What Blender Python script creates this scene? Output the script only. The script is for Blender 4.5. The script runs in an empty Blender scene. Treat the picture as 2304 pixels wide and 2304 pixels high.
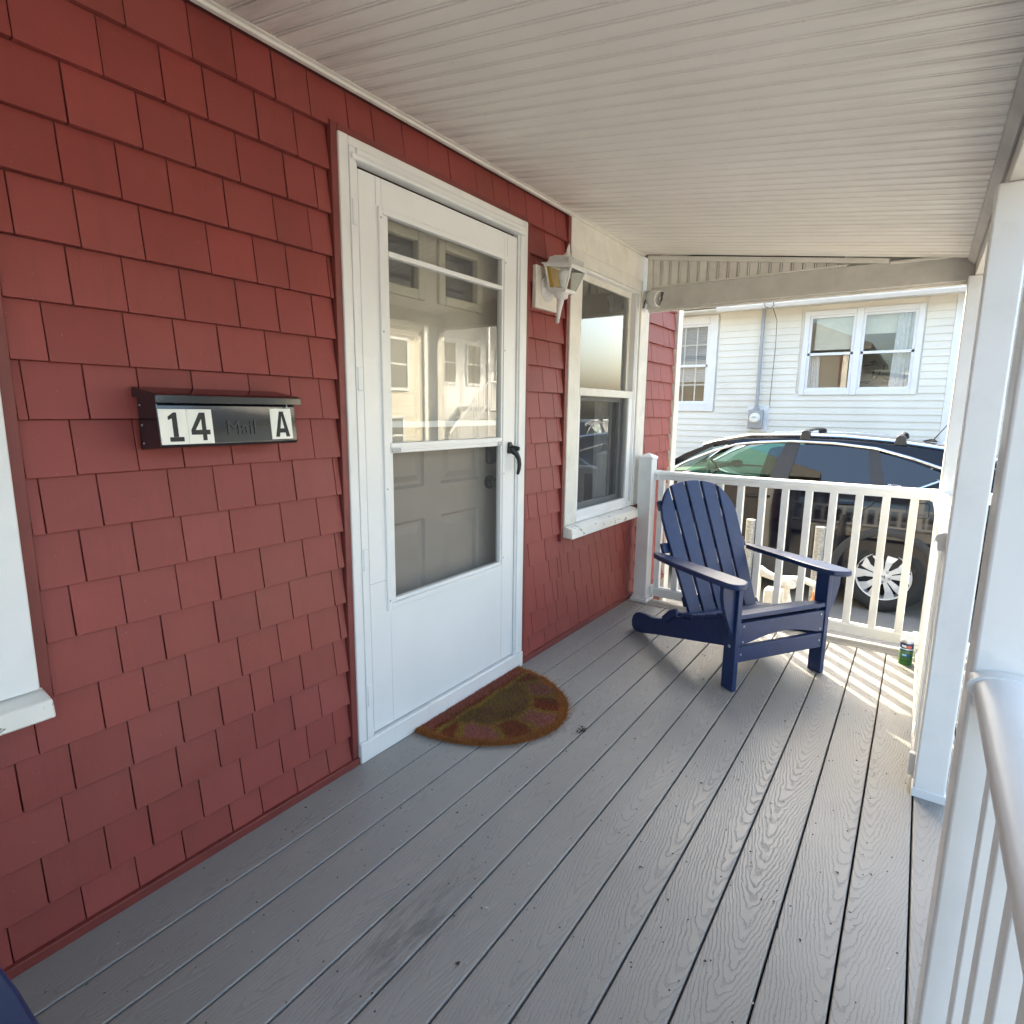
import bpy, bmesh, math, random
from mathutils import Vector, Matrix, Euler
R = math.radians
random.seed(7)
sc = bpy.context.scene
col = sc.collection

# ---------------------------------------------------------------- camera
cam = bpy.data.cameras.new('camera')
camo = bpy.data.objects.new('camera', cam); col.objects.link(camo)
yaw, pitch, roll = R(-34.631), R(-9.7397), R(0.686)
fw = Vector((math.sin(yaw)*math.cos(pitch), math.cos(yaw)*math.cos(pitch), math.sin(pitch)))
r0 = Vector((math.cos(yaw), -math.sin(yaw), 0)); u0 = r0.cross(fw)
rt = r0*math.cos(roll) + u0*math.sin(roll); up = -r0*math.sin(roll) + u0*math.cos(roll)
mw = Matrix((rt, up, -fw)).transposed().to_4x4(); mw.translation = (1.5808, 0, 1.284)
camo.matrix_world = mw
cam.sensor_width = 36; cam.lens = 20.645; cam.clip_start = 0.02; cam.clip_end = 500
sc.camera = camo

# ---------------------------------------------------------------- sky, sun, exposure
SUN_EL = R(35.5)
SUN = Vector((-0.666*math.cos(SUN_EL), 0.746*math.cos(SUN_EL), math.sin(SUN_EL)))
w = bpy.data.worlds.new('World'); sc.world = w; w.use_nodes = True
nt = w.node_tree; bg = nt.nodes['Background']
sky = nt.nodes.new('ShaderNodeTexSky'); sky.sky_type = 'NISHITA'; sky.sun_disc = False
sky.sun_elevation = SUN_EL; sky.sun_rotation = R(-41.8); sky.altitude = 10
sky.air_density = 1.0; sky.dust_density = 6.0; sky.ozone_density = 1.0
nt.links.new(sky.outputs[0], bg.inputs[0]); bg.inputs[1].default_value = 0.15
sl = bpy.data.lights.new('sun', 'SUN'); sl.energy = 2.3; sl.angle = R(0.55); sl.color = (1.0, 0.88, 0.68)
so = bpy.data.objects.new('sun', sl); col.objects.link(so)
so.rotation_euler = (-SUN).to_track_quat('-Z', 'Y').to_euler(); so.location = (-20, 22, 22)
sc.view_settings.view_transform = 'Standard'; sc.view_settings.look = 'None'
sc.view_settings.gamma = 1.0; sc.view_settings.use_curve_mapping = False
sc.view_settings.exposure = 2.80
sc.view_settings.use_white_balance = True; sc.view_settings.white_balance_temperature = 6750; sc.view_settings.white_balance_tint = 3
sc.cycles.max_bounces = 7; sc.cycles.diffuse_bounces = 4; sc.cycles.glossy_bounces = 4
sc.cycles.transparent_max_bounces = 8; sc.cycles.transmission_bounces = 4
sc.cycles.caustics_reflective = False; sc.cycles.caustics_refractive = False
sc.cycles.use_denoising = True

# ---------------------------------------------------------------- helpers
def thing(name, label, cat, loc=(0, 0, 0), rz=0, group=None, kind=None):
    o = bpy.data.objects.new(name, None); col.objects.link(o); o.empty_display_size = 0.1
    o.location = loc; o.rotation_euler = (0, 0, rz)
    return tag(o, label, cat, group, kind)
def tag(o, label=None, cat=None, group=None, kind=None):
    if label: o['label'] = label
    if cat: o['category'] = cat
    if group: o['group'] = group
    if kind: o['kind'] = kind
    return o
def empty(name, parent):
    o = bpy.data.objects.new(name, None); col.objects.link(o); o.parent = parent; return o

class MB:
    def __init__(s): s.v = []; s.f = []; s.m = Matrix.Identity(4)
    def add(s, vs, fs):
        b = len(s.v); s.v += [tuple(s.m @ Vector(p)) for p in vs]; s.f += [tuple(b+i for i in f) for f in fs]; return s
    def box(s, x0, x1, y0, y1, z0, z1):
        if x0 > x1: x0, x1 = x1, x0
        if y0 > y1: y0, y1 = y1, y0
        if z0 > z1: z0, z1 = z1, z0
        return s.add([(x0,y0,z0),(x1,y0,z0),(x1,y1,z0),(x0,y1,z0),(x0,y0,z1),(x1,y0,z1),(x1,y1,z1),(x0,y1,z1)],
                     [(0,3,2,1),(4,5,6,7),(0,1,5,4),(1,2,6,5),(2,3,7,6),(3,0,4,7)])
    def hexa(s, a, b):          # two quads joined
        return s.add(list(a)+list(b), [(3,2,1,0),(4,5,6,7),(0,1,5,4),(1,2,6,5),(2,3,7,6),(3,0,4,7)])
    def prism(s, poly, d0, d1, axis='y'):   # poly 2d extruded along axis
        n = len(poly)
        def P(p, d): return {'y': (p[0], d, p[1]), 'x': (d, p[0], p[1]), 'z': (p[0], p[1], d)}[axis]
        vs = [P(p, d0) for p in poly] + [P(p, d1) for p in poly]
        fs = [tuple(range(n))[::-1], tuple(range(n, 2*n))] + [(i, (i+1) % n, n+(i+1) % n, n+i) for i in range(n)]
        return s.add(vs, fs)
    def lathe(s, prof, n=24, c=(0, 0, 0), cap=True):   # prof (r,z) about z
        vs = []; fs = []; k = len(prof)
        for i in range(n):
            a = 2*math.pi*i/n
            for r, z in prof: vs.append((c[0]+r*math.cos(a), c[1]+r*math.sin(a), c[2]+z))
        for i in range(n):
            j = (i+1) % n
            for q in range(k-1): fs.append((i*k+q, j*k+q, j*k+q+1, i*k+q+1))
        if cap:
            fs.append(tuple(i*k for i in range(n))[::-1]); fs.append(tuple(i*k+k-1 for i in range(n)))
        return s.add(vs, fs)
    def tube(s, pts, r, n=10):
        pts = [Vector(p) for p in pts]; vs = []; fs = []; L = len(pts)
        rr = r if isinstance(r, (list, tuple)) else [r]*L
        for i, p in enumerate(pts):
            t = (pts[min(i+1, L-1)]-pts[max(i-1, 0)]).normalized()
            a = t.orthogonal() if i == 0 else (a - t*a.dot(t))
            a = a.normalized(); b = t.cross(a)
            for k in range(n):
                an = 2*math.pi*k/n; vs.append(tuple(p + (a*math.cos(an)+b*math.sin(an))*rr[i]))
        for i in range(L-1):
            for k in range(n):
                k2 = (k+1) % n; fs.append((i*n+k, i*n+k2, (i+1)*n+k2, (i+1)*n+k))
        fs.append(tuple(range(n))[::-1]); fs.append(tuple((L-1)*n+k for k in range(n)))
        return s.add(vs, fs)
    def grid(s, rows, closed=False):
        n = len(rows[0]); vs = [p for r in rows for p in r]; fs = []
        for i in range(len(rows)-1):
            for k in range(n if closed else n-1):
                k2 = (k+1) % n; fs.append((i*n+k, i*n+k2, (i+1)*n+k2, (i+1)*n+k))
        return s.add(vs, fs)
    def build(s, name, mat, parent=None, bevel=0, seg=2, smooth=False, loc=None, label=None, kind=None, solid=0, fix=False):
        me = bpy.data.meshes.new(name); me.from_pydata(s.v, [], s.f); me.update()
        if fix:
            bm = bmesh.new(); bm.from_mesh(me); bmesh.ops.recalc_face_normals(bm, faces=bm.faces); bm.to_mesh(me); bm.free()
        me.materials.append(mat)
        o = bpy.data.objects.new(name, me); col.objects.link(o)
        if parent: o.parent = parent
        if loc: o.location = loc
        if solid:
            md = o.modifiers.new('solid', 'SOLIDIFY'); md.thickness = solid; md.offset = -1
        if bevel:
            md = o.modifiers.new('bevel', 'BEVEL'); md.width = bevel; md.segments = seg; md.limit_method = 'ANGLE'; md.angle_limit = R(35)
        if smooth or bevel:
            for p in me.polygons: p.use_smooth = True
            try: me.set_sharp_from_angle(angle=R(40 if smooth else 30))
            except Exception: pass
        if label: o['label'] = label
        if kind: o['kind'] = kind
        return o
def bx(*a): return MB().box(*a)
def copy_tree(o, parent=None):
    c = o.copy(); col.objects.link(c); c.parent = parent
    for ch in list(o.children): copy_tree(ch, c)
    return c
def text_mesh(txt, size, depth):
    cu = bpy.data.curves.new('lettering', 'FONT'); cu.body = txt; cu.size = size; cu.extrude = depth; cu.align_x = 'CENTER'; cu.align_y = 'CENTER'
    cu.resolution_u = 3
    o = bpy.data.objects.new('lettering', cu); col.objects.link(o)
    me = bpy.data.meshes.new_from_object(o.evaluated_get(bpy.context.evaluated_depsgraph_get()))
    bpy.data.objects.remove(o); return me

# ---------------------------------------------------------------- materials
class NT:
    def __init__(s, name):
        s.mat = bpy.data.materials.new(name); s.mat.use_nodes = True; s.t = s.mat.node_tree
        s.b = s.t.nodes['Principled BSDF']; s._oc = None
    def n(s, typ, **kw):
        x = s.t.nodes.new(typ)
        for k, v in kw.items():
            if k[0] == 'i' and k[1:].isdigit():
                inp = x.inputs[int(k[1:])]
                if isinstance(v, bpy.types.NodeSocket): s.t.links.new(v, inp)
                else: inp.default_value = v
            else: setattr(x, k, v)
        return x
    def math(s, op, a, b=0.0, c=None):
        kw = dict(operation=op, i0=a, i1=b)
        if c is not None: kw['i2'] = c
        return s.n('ShaderNodeMath', **kw).outputs[0]
    def coord(s): 
        if not s._oc: s._oc = s.n('ShaderNodeTexCoord').outputs['Object']
        return s._oc
    def geo(s): return s.n('ShaderNodeNewGeometry').outputs['Position']
    def rnd(s): return s.n('ShaderNodeObjectInfo').outputs['Random']
    def mapped(s, v, sc_=(1, 1, 1)): return s.n('ShaderNodeMapping', i0=v, i3=sc_).outputs[0]
    def noise(s, v, scale, detail=3, rough=.55): return s.n('ShaderNodeTexNoise', i0=v, i2=scale, i3=detail, i4=rough).outputs[0]
    def ramp(s, f, a, b, lo=0.0, hi=1.0): 
        return s.n('ShaderNodeMapRange', i0=f, i1=a, i2=b, i3=lo, i4=hi).outputs[0]
    def mix(s, f, a, b, mode='MIX'):
        x = s.t.nodes.new('ShaderNodeMix'); x.data_type = 'RGBA'; x.blend_type = mode
        for inp, v in ((x.inputs[0], f), (x.inputs[6], a), (x.inputs[7], b)):
            if isinstance(v, bpy.types.NodeSocket): s.t.links.new(v, inp)
            elif inp.type == 'RGBA': inp.default_value = (*v[:3], 1)
            else: inp.default_value = v
        return x.outputs[2]
    def set(s, **kw):
        for k, v in kw.items():
            inp = s.b.inputs[k.replace('_', ' ')]
            if isinstance(v, bpy.types.NodeSocket): s.t.links.new(v, inp)
            elif inp.type == 'RGBA': inp.default_value = (*v[:3], 1)
            else: inp.default_value = v
        return s
    def bump(s, h, strength=.3, dist=.002, norm=None):
        x = s.n('ShaderNodeBump'); x.inputs['Strength'].default_value = strength; x.inputs['Distance'].default_value = dist
        s.t.links.new(h, x.inputs['Height'])
        if norm: s.t.links.new(norm, x.inputs['Normal'])
        s.t.links.new(x.outputs[0], s.b.inputs['Normal']); return x.outputs[0]
def plain(name, c, rough=.5, metal=0.0, var=.06, scale=8.0, bump=0.0, bscale=200.0, bdist=.001, spec=.5, coat=0.0, dirt=None, dscale=3.0, damt=.5):
    N = NT(name); g = N.geo()
    c2 = tuple(x*(1-var*2.2) for x in c)
    cc = N.mix(N.ramp(N.noise(g, scale, 4), .35, .7), c, c2)
    if dirt:
        f = N.ramp(N.noise(g, dscale, 6, .65), .52, .75, 0, damt); cc = N.mix(f, cc, dirt)
    N.set(Base_Color=cc, Metallic=metal, Specular_IOR_Level=spec, Coat_Weight=coat)
    N.set(Roughness=rough)
    if bump: N.bump(N.noise(g, bscale, 3), bump, bdist)
    return N.mat
def glass_mat(name, tint=(1, 1, 1), trans=.9, rough=0.0, base=0.04, gain=1.0):
    # thin pane: transparent + mirror by fresnel, both sides
    N = NT(name); N.t.nodes.remove(N.b)
    out = N.t.nodes['Material Output']
    tr = N.n('ShaderNodeBsdfTransparent'); tr.inputs[0].default_value = (*[t*trans for t in tint], 1)
    gl = N.n('ShaderNodeBsdfGlossy'); gl.inputs['Roughness'].default_value = rough
    nz = N.noise(N.geo(), 1.1, 2)
    bm = N.n('ShaderNodeBump'); bm.inputs['Strength'].default_value = .03; bm.inputs['Distance'].default_value = .004
    N.t.links.new(nz, bm.inputs['Height']); N.t.links.new(bm.outputs[0], gl.inputs['Normal'])
    lw = N.n('ShaderNodeLayerWeight'); lw.inputs[0].default_value = .5
    f = N.math('POWER', lw.outputs['Facing'], 4.0)
    f = N.math('MINIMUM', N.math('MULTIPLY', N.math('MULTIPLY_ADD', f, 1.0-2*base, 2*base), gain), .95)
    mx = N.n('ShaderNodeMixShader'); N.t.links.new(f, mx.inputs[0]); N.t.links.new(tr.outputs[0], mx.inputs[1]); N.t.links.new(gl.outputs[0], mx.inputs[2])
    N.t.links.new(mx.outputs[0], out.inputs[0]); return N.mat

def shingle_mat():
    N = NT('red_shingle_paint'); g = N.geo(); r = N.rnd()
    gr = N.noise(N.mapped(g, (1, 330, 9)), 1.0, 4, .6)           # fine vertical grain
    mot = N.noise(g, 5.0, 5, .6)
    c = N.mix(N.ramp(mot, .3, .75), (.282, .054, .048), (.238, .046, .040))
    c = N.mix(N.ramp(r, 0, 1, 0, .45), c, (.185, .037, .032))
    r2 = N.math('FRACT', N.math('MULTIPLY', r, 17.3)); c = N.mix(N.ramp(r2, .55, 1, 0, .4), c, (.30, .072, .064))
    dr = N.ramp(N.noise(N.mapped(g, (1, 14, 2.2)), 1.6, 5, .7), .52, .72, 0, .38); c = N.mix(dr, c, (.170, .042, .033))
    c = N.mix(N.ramp(gr, .5, .8, 0, .35), c, (.28, .075, .06))
    c = N.mix(N.ramp(N.noise(g, 1.1, 5, .6), .45, .7, 0, .40), c, (.195, .052, .034))
    chalk = N.ramp(N.noise(g, 2.2, 4), .55, .8, 0, .25); c = N.mix(chalk, c, (.28, .085, .07))
    sp = N.ramp(N.noise(g, 150, 2), .745, .77, 0, .5); c = N.mix(sp, c, (.5, .30, .25))
    N.set(Base_Color=c, Roughness=N.ramp(gr, .3, .8, .42, .62), Specular_IOR_Level=.4)
    N.bump(gr, .22, .0012); return N.mat
def deck_mat():
    N = NT('grey_composite_deck'); o = N.coord(); r = N.rnd()
    sx = N.n('ShaderNodeSeparateXYZ', i0=o); x, y = sx.outputs[0], sx.outputs[1]
    r2 = N.math('FRACT', N.math('MULTIPLY', r, 23.7)); r3 = N.math('FRACT', N.math('MULTIPLY', r, 71.9))
    yy = N.math('MULTIPLY_ADD', r, 37.0, N.math('MULTIPLY', y, N.math('MULTIPLY_ADD', r2, .75, .55)))
    # nested cathedral arches: every board has its own pith line, arch length and drift
    lowv = N.n('ShaderNodeCombineXYZ', i0=N.math('MULTIPLY', r, 91.0), i1=N.math('MULTIPLY', yy, 1.3)).outputs[0]
    drift = N.math('MULTIPLY', N.math('SUBTRACT', N.noise(lowv, 1.0, 2, .5), .5), .09)
    px = N.math('ADD', N.math('ADD', x, drift), N.math('MULTIPLY', N.math('SUBTRACT', r3, .5), .10))
    cw = N.n('ShaderNodeCombineXYZ', i0=N.math('MULTIPLY', x, 34.0), i1=N.math('MULTIPLY', yy, 15.0), i2=N.math('MULTIPLY', r, 13.0)).outputs[0]
    wob = N.math('MULTIPLY', N.math('SUBTRACT', N.noise(cw, 1.0, 4, .65), .5), 2.3)
    hyp = N.math('SQRT', N.math('ADD', N.math('MULTIPLY', px, px), .00042))
    lng = N.math('MULTIPLY', N.noise(N.mapped(lowv, (1, .35, 1)), 1.0, 1), 46.0)
    ph = N.math('ADD', N.math('ADD', N.math('MULTIPLY', hyp, 118.0), N.math('MULTIPLY', yy, -15.0)), N.math('ADD', wob, N.math('MULTIPLY', lng, .30)))
    ring = N.math('SINE', N.math('MULTIPLY', ph, 2*math.pi))
    line = N.math('MULTIPLY', N.ramp(ring, .45, .95, 0, 1), N.ramp(N.noise(N.mapped(o, (9, 3, 1)), 1.0, 3), .3, .65, .35, 1))
    hi = N.ramp(N.math('SINE', N.math('MULTIPLY_ADD', ph, 2*math.pi, 1.1)), .75, 1.0, 0, 1)
    fine = N.noise(N.mapped(o, (260, 9, 1)), 1.0, 3)
    g = N.geo(); mot = N.noise(g, 2.0, 5, .6)
    c = N.mix(N.ramp(mot, .3, .75), (.292, .279, .262), (.240, .229, .216))
    c = N.mix(N.ramp(r, 0, 1, 0, .25), c, (.215, .212, .208))
    c = N.mix(N.math('MULTIPLY', line, N.math('MULTIPLY_ADD', r2, .28, .20)), c, (.135, .133, .13))
    c = N.mix(N.math('MULTIPLY', hi, .16), c, (.40, .395, .385))
    c = N.mix(N.ramp(fine, .55, .8, 0, .2), c, (.30, .30, .305))
    stain = N.ramp(N.noise(N.mapped(g, (3.2, 1.6, 1)), 1.4, 5, .7), .62, .85, 0, .5); c = N.mix(stain, c, (.10, .10, .095))
    dv = N.n('ShaderNodeVectorMath', operation='DISTANCE', i0=N.mapped(g, (1.5, .62, 1)), i1=(.66*1.5, .90*.62, 0)).outputs['Value']
    sm = N.math('MULTIPLY', N.ramp(dv, .02, .20, 1, 0), N.ramp(N.noise(N.mapped(g, (60, 9, 1)), 1.0, 5, .7), .42, .64, 0, .72)); c = N.mix(sm, c, (.075, .075, .07))
    N.set(Base_Color=c, Roughness=N.ramp(ring, -1, 1, .40, .58), Specular_IOR_Level=.45)
    hb = N.math('ADD', N.math('MULTIPLY', line, -1.0), N.math('MULTIPLY', fine, .25))
    N.bump(hb, .45, .0016); return N.mat
def ceiling_mat():
    N = NT('cream_vinyl_soffit'); g = N.geo()
    c = N.mix(N.ramp(N.noise(g, 3, 4), .3, .7), (.83, .81, .765), (.77, .75, .70))
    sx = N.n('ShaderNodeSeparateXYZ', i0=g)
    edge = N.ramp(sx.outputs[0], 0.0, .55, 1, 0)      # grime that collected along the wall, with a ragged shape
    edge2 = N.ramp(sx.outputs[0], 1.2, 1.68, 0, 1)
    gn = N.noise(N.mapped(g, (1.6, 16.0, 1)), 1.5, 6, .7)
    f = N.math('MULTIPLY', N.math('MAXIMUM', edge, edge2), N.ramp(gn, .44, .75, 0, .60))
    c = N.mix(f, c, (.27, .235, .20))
    sp = N.ramp(N.noise(g, 90, 2), .74, .78, 0, .5); c = N.mix(sp, c, (.33, .28, .23))
    N.set(Base_Color=c, Roughness=.45); N.bump(N.noise(g, 160, 3), .08, .001); return N.mat
def chipped_white(name, c=(.80, .78, .72), chip=(.30, .27, .23), amt=.595):
    N = NT(name); g = N.geo()
    cc = N.mix(N.ramp(N.noise(g, 6, 4), .35, .7), c, tuple(x*.88 for x in c))
    f = N.ramp(N.noise(N.mapped(g, (1, 1, 1.6)), 14, 5, .72), amt, amt+.03, 0, 1); cc = N.mix(f, cc, chip)
    N.set(Base_Color=cc, Roughness=.5); N.bump(N.math('MULTIPLY', f, -1.0), .5, .002); return N.mat
def asphalt_mat():
    N = NT('driveway_asphalt'); g = N.geo()
    c = N.mix(N.ramp(N.noise(g, 1.4, 6, .65), .35, .7), (.24, .22, .195), (.17, .155, .14))
    c = N.mix(N.ramp(N.noise(g, 160, 2), .5, .75, 0, .6), c, (.32, .30, .265))
    sand = N.ramp(N.noise(g, .55, 5, .6), .5, .72, 0, .5); c = N.mix(sand, c, (.30, .265, .22))
    N.set(Base_Color=c, Roughness=.9); N.bump(N.noise(g, 120, 4), .5, .006); return N.mat
def galv_mat():
    N = NT('galvanised_steel'); g = N.geo()
    v = N.n('ShaderNodeTexVoronoi', i0=g, i2=60.0).outputs['Distance']
    c = N.mix(N.ramp(v, .1, .6), (.42, .42, .40), (.26, .26, .25))
    c = N.mix(N.ramp(N.noise(N.mapped(g, (1, 1, .4)), 18, 4), .6, .75, 0, .5), c, (.62, .60, .55))
    N.set(Base_Color=c, Metallic=.35, Roughness=.5); return N.mat

M = dict(
 shingle=shingle_mat(), deck=deck_mat(), ceil=ceiling_mat(), asphalt=asphalt_mat(), galv=galv_mat(),
 redtrim=plain('red_trim_paint', (.20, .040, .034), .5, var=.1, bump=.05, dirt=(.10, .03, .025), dscale=6, damt=.4),
 white=plain('white_vinyl', (.80, .80, .79), .33, var=.03, scale=4, dirt=(.60, .585, .55), dscale=7, damt=.30, bump=.03, bscale=40),
 whitedoor=plain('white_aluminium_paint', (.79, .80, .80), .28, var=.02, scale=3, spec=.5, dirt=(.68, .67, .64), dscale=4.5, damt=.25),
 cream=plain('cream_paint', (.76, .73, .66), .5, var=.05, dirt=(.36, .31, .26), dscale=7, damt=.45),
 creamtrim=plain('cream_trim', (.73, .71, .65), .45, var=.06, dirt=(.42, .38, .33), dscale=9, damt=.35),
 greytrim=plain('weathered_beam_paint', (.56, .545, .51), .5, var=.08, dirt=(.28, .25, .22), dscale=5, damt=.45),
 chip=chipped_white('chipped_white_sill'),
 shadow=plain('dark_backing', (.02, .02, .02), .9, var=.02),
 redback=plain('red_joint_backing', (.085, .018, .016), .8, var=.05),
 navy=plain('navy_recycled_plastic', (.013, .033, .110), .40, var=.12, scale=30, bump=.25, bscale=420, bdist=.0006, spec=.45),
 black=plain('gloss_black_metal', (.008, .009, .013), .10, var=.05, spec=.9, bump=.04, bscale=14, bdist=.002),
 blackmatte=plain('black_handle', (.012, .012, .013), .35, var=.05),
 ink=plain('black_number_ink', (.012, .012, .012), .5, var=.25, scale=60),
 plate=plain('number_plate_cream', (.88, .87, .79), .35, var=.03),
 taupe=plain('taupe_door_paint', (.53, .47, .40), .45, var=.03, bump=.04, bscale=90),
 bronze=plain('dark_bronze', (.045, .04, .038), .3, metal=.8),
 rubber=plain('tyre_rubber', (.018, .018, .018), .75, bump=.2, bscale=120),
 alloy=plain('silver_alloy', (.66, .67, .68), .32, metal=.35, var=.03),
 chrome=plain('chrome', (.78, .79, .80), .12, metal=1.0, var=.02),
 carpaint=plain('black_car_paint', (.005, .006, .012), .06, spec=.5, var=.1),
 clad=plain('grey_plastic_cladding', (.035, .035, .037), .55),
 interior=plain('car_interior', (.05, .05, .052), .8),
 pvc=plain('neighbour_vinyl', (.80, .775, .70), .45, var=.05, scale=1.3, dirt=(.62, .57, .48), dscale=1.1, damt=.4),
 pvcw=plain('neighbour_white_vinyl', (.80, .81, .82), .4, var=.02),
 steel=plain('grey_conduit', (.36, .38, .42), .4, metal=.3),
 roof=plain('asphalt_roof', (.12, .115, .11), .9, bump=.4, bscale=60, bdist=.004),
 dark=plain('room_dark', (.035, .033, .03), .9),
 curtain=plain('white_curtain', (.72, .72, .74), .8, var=.06, scale=20),
 blind=plain('pale_blind', (.70, .69, .60), .7, var=.05),
 amber=plain('amber_glass', (.75, .46, .05), .25, var=.1),
 bulb=plain('frosted_bulb', (.85, .85, .84), .3, var=.02),
 brass=plain('brass_pipe', (.62, .22, .06), .4, metal=.3),
 pipe=plain('white_painted_pipe', (.66, .65, .60), .55, var=.1, scale=25, dirt=(.32, .22, .15), dscale=16, damt=.7),
 sand=plain('pale_debris', (.6, .58, .52), .9, var=.2, scale=60),
 glass=glass_mat('window_glass', (.97, 1, .985), .92, 0, .055, 1.35),
 dglass=glass_mat('double_glazing', (.92, .96, .94), .8, 0, .06, 2.1),
 carglass=glass_mat('green_tinted_glass', (.70, .95, .86), .86, 0, .045),
 darkglass=glass_mat('privacy_glass', (.16, .17, .19), .9, 0, .06),
)
N = NT('insect_screen'); N.t.nodes.remove(N.b)
a = N.n('ShaderNodeBsdfTransparent'); a.inputs[0].default_value = (.88, .88, .88, 1)
d = N.n('ShaderNodeBsdfDiffuse'); d.inputs[0].default_value = (.16, .16, .16, 1)
mx = N.n('ShaderNodeMixShader'); mx.inputs[0].default_value = .26
N.t.links.new(a.outputs[0], mx.inputs[1]); N.t.links.new(d.outputs[0], mx.inputs[2]); N.t.links.new(mx.outputs[0], N.t.nodes['Material Output'].inputs[0])
M['screen'] = N.mat
# ================================================================ ground, street
GZ = -0.58
g = MB().add([(-150,-150,GZ),(150,-150,GZ),(150,150,GZ),(-150,150,GZ)], [(0,1,2,3)])
tag(g.build('ground', M['asphalt']), kind='structure')
st = plain('street_asphalt', (.20, .195, .19), .9, bump=.4, bscale=90, bdist=.004)
tag(MB().add([(5.2,-80,GZ+.004),(11.5,-80,GZ+.004),(11.5,80,GZ+.004),(5.2,80,GZ+.004)], [(0,1,2,3)]).build('street', st), kind='structure')
tag(bx(4.0, 5.2, -80, 80, GZ-.1, GZ+.12).build('pavement', plain('concrete', (.48, .465, .43), .9, bump=.3, bscale=70), bevel=.02), kind='structure')

# ================================================================ deck
deck = bpy.data.objects.new('deck', None); col.objects.link(deck); tag(deck, kind='structure')
bx(.02, 1.99, -1.6, 3.80, -.20, -.045).build('deck_frame', M['shadow'], deck)
PITCH = .1390; GAP0 = .1560
SEAM = 3.675
for i in range(-1, 14):
    x0 = GAP0 + PITCH*(i-1) + .0025; x1 = GAP0 + PITCH*i - .0025
    if i == 0: x0 = .002
    if i < 0: continue
    y0 = -1.6
    hw = (x1-x0)/2
    b = bx(-hw, hw, y0, SEAM-.003, -.024, 0)
    b.build('deck_board', M['deck'], deck, bevel=.0035, seg=2, loc=((x0+x1)/2, 0, 0))
o = bx(-.072, .072, -1.985, -.002, -.024, 0).build('deck_board', M['deck'], deck, bevel=.0035, loc=(0, SEAM+.075, 0))
o.rotation_euler = (0, 0, -math.pi/2); o.location = (0, SEAM+.075, 0)
o.data.transform(Matrix.Rotation(math.pi, 4, 'Z'))
sh_ = MB(); rs = random.Random(21)
for i in range(0, 13):
    xc = GAP0 + PITCH*(i-.5)
    for k in range(13):
        for s in (-1, 1):
            if rs.random() < .4: continue
            px_, py_ = xc + s*.046 + rs.gauss(0, .003), -1.3+k*.406 + rs.gauss(0, .006)
            if 1.57 < py_ < 2.33 and px_ < .5: continue
            q = MB(); q.lathe([(.0025, .0), (.0022, .0005), (.0005, .0005)], 8, (px_, py_, .0), False); sh_.add(q.v, q.f)
sh_.build('screw_heads', M['shadow'], deck, kind='stuff')
bx(.02, 2.0, 3.83, 3.86, -.40, -.03).build('fascia_board', M['greytrim'], deck)
bx(1.995, 2.02, -1.6, 3.86, -.40, -.03).build('fascia_board', M['greytrim'], deck)

# ================================================================ the red house
house = thing('red_house', 'house clad in dark red shingles with white storm door and window behind the porch', 'house')
wall = empty('wall', house)
YE = 4.40
WT = 2.75
# sheathing around the openings (door 1.36-2.33 x .02-2.08 ; window 2.90-3.65 x .69-2.05)
sh = MB()
sh.box(-.16, -.014, -2.5, 1.36, -.58, WT); sh.box(-.16, -.014, 1.36, 2.33, 2.08, WT); sh.box(-.16, -.014, 2.33, 2.90, -.58, WT)
sh.box(-.16, -.014, 2.90, 3.65, 2.05, WT); sh.box(-.16, -.014, 2.90, 3.65, -.58, .69); sh.box(-.16, -.014, 3.65, 4.49, -.58, WT)
sh.box(-.16, -.014, 1.36, 2.33, -.58, .02)
sh.build('sheathing', M['redback'], wall)
# body of the house behind the wall: an open, dark room
rm = MB()
rm.box(-5.0, -4.9, -2.5, 4.49, -.58, WT); rm.box(-4.9, -.16, 4.39, 4.49, -.58, WT); rm.box(-4.9, -.16, -2.5, -2.4, -.58, WT)
rm.box(-4.9, -.16, -2.4, 4.39, -.02, .0); rm.box(-4.9, -.16, -2.4, 4.39, WT-.05, WT)
rm.box(-2.2, -2.1, -2.4, 4.39, 0, WT-.05); rm.box(-2.1, -.16, 2.55, 2.62, 0, WT-.05)
rm.build('room', plain('room_plaster', (.22, .20, .17), .9), house)
MB().prism([(-5.3, WT), (.45, WT), (.45, WT+.12), (-2.4, WT+1.35), (-5.3, WT+.12)], -2.8, 4.62, 'y').build('roof', M['roof'], house)

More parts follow.
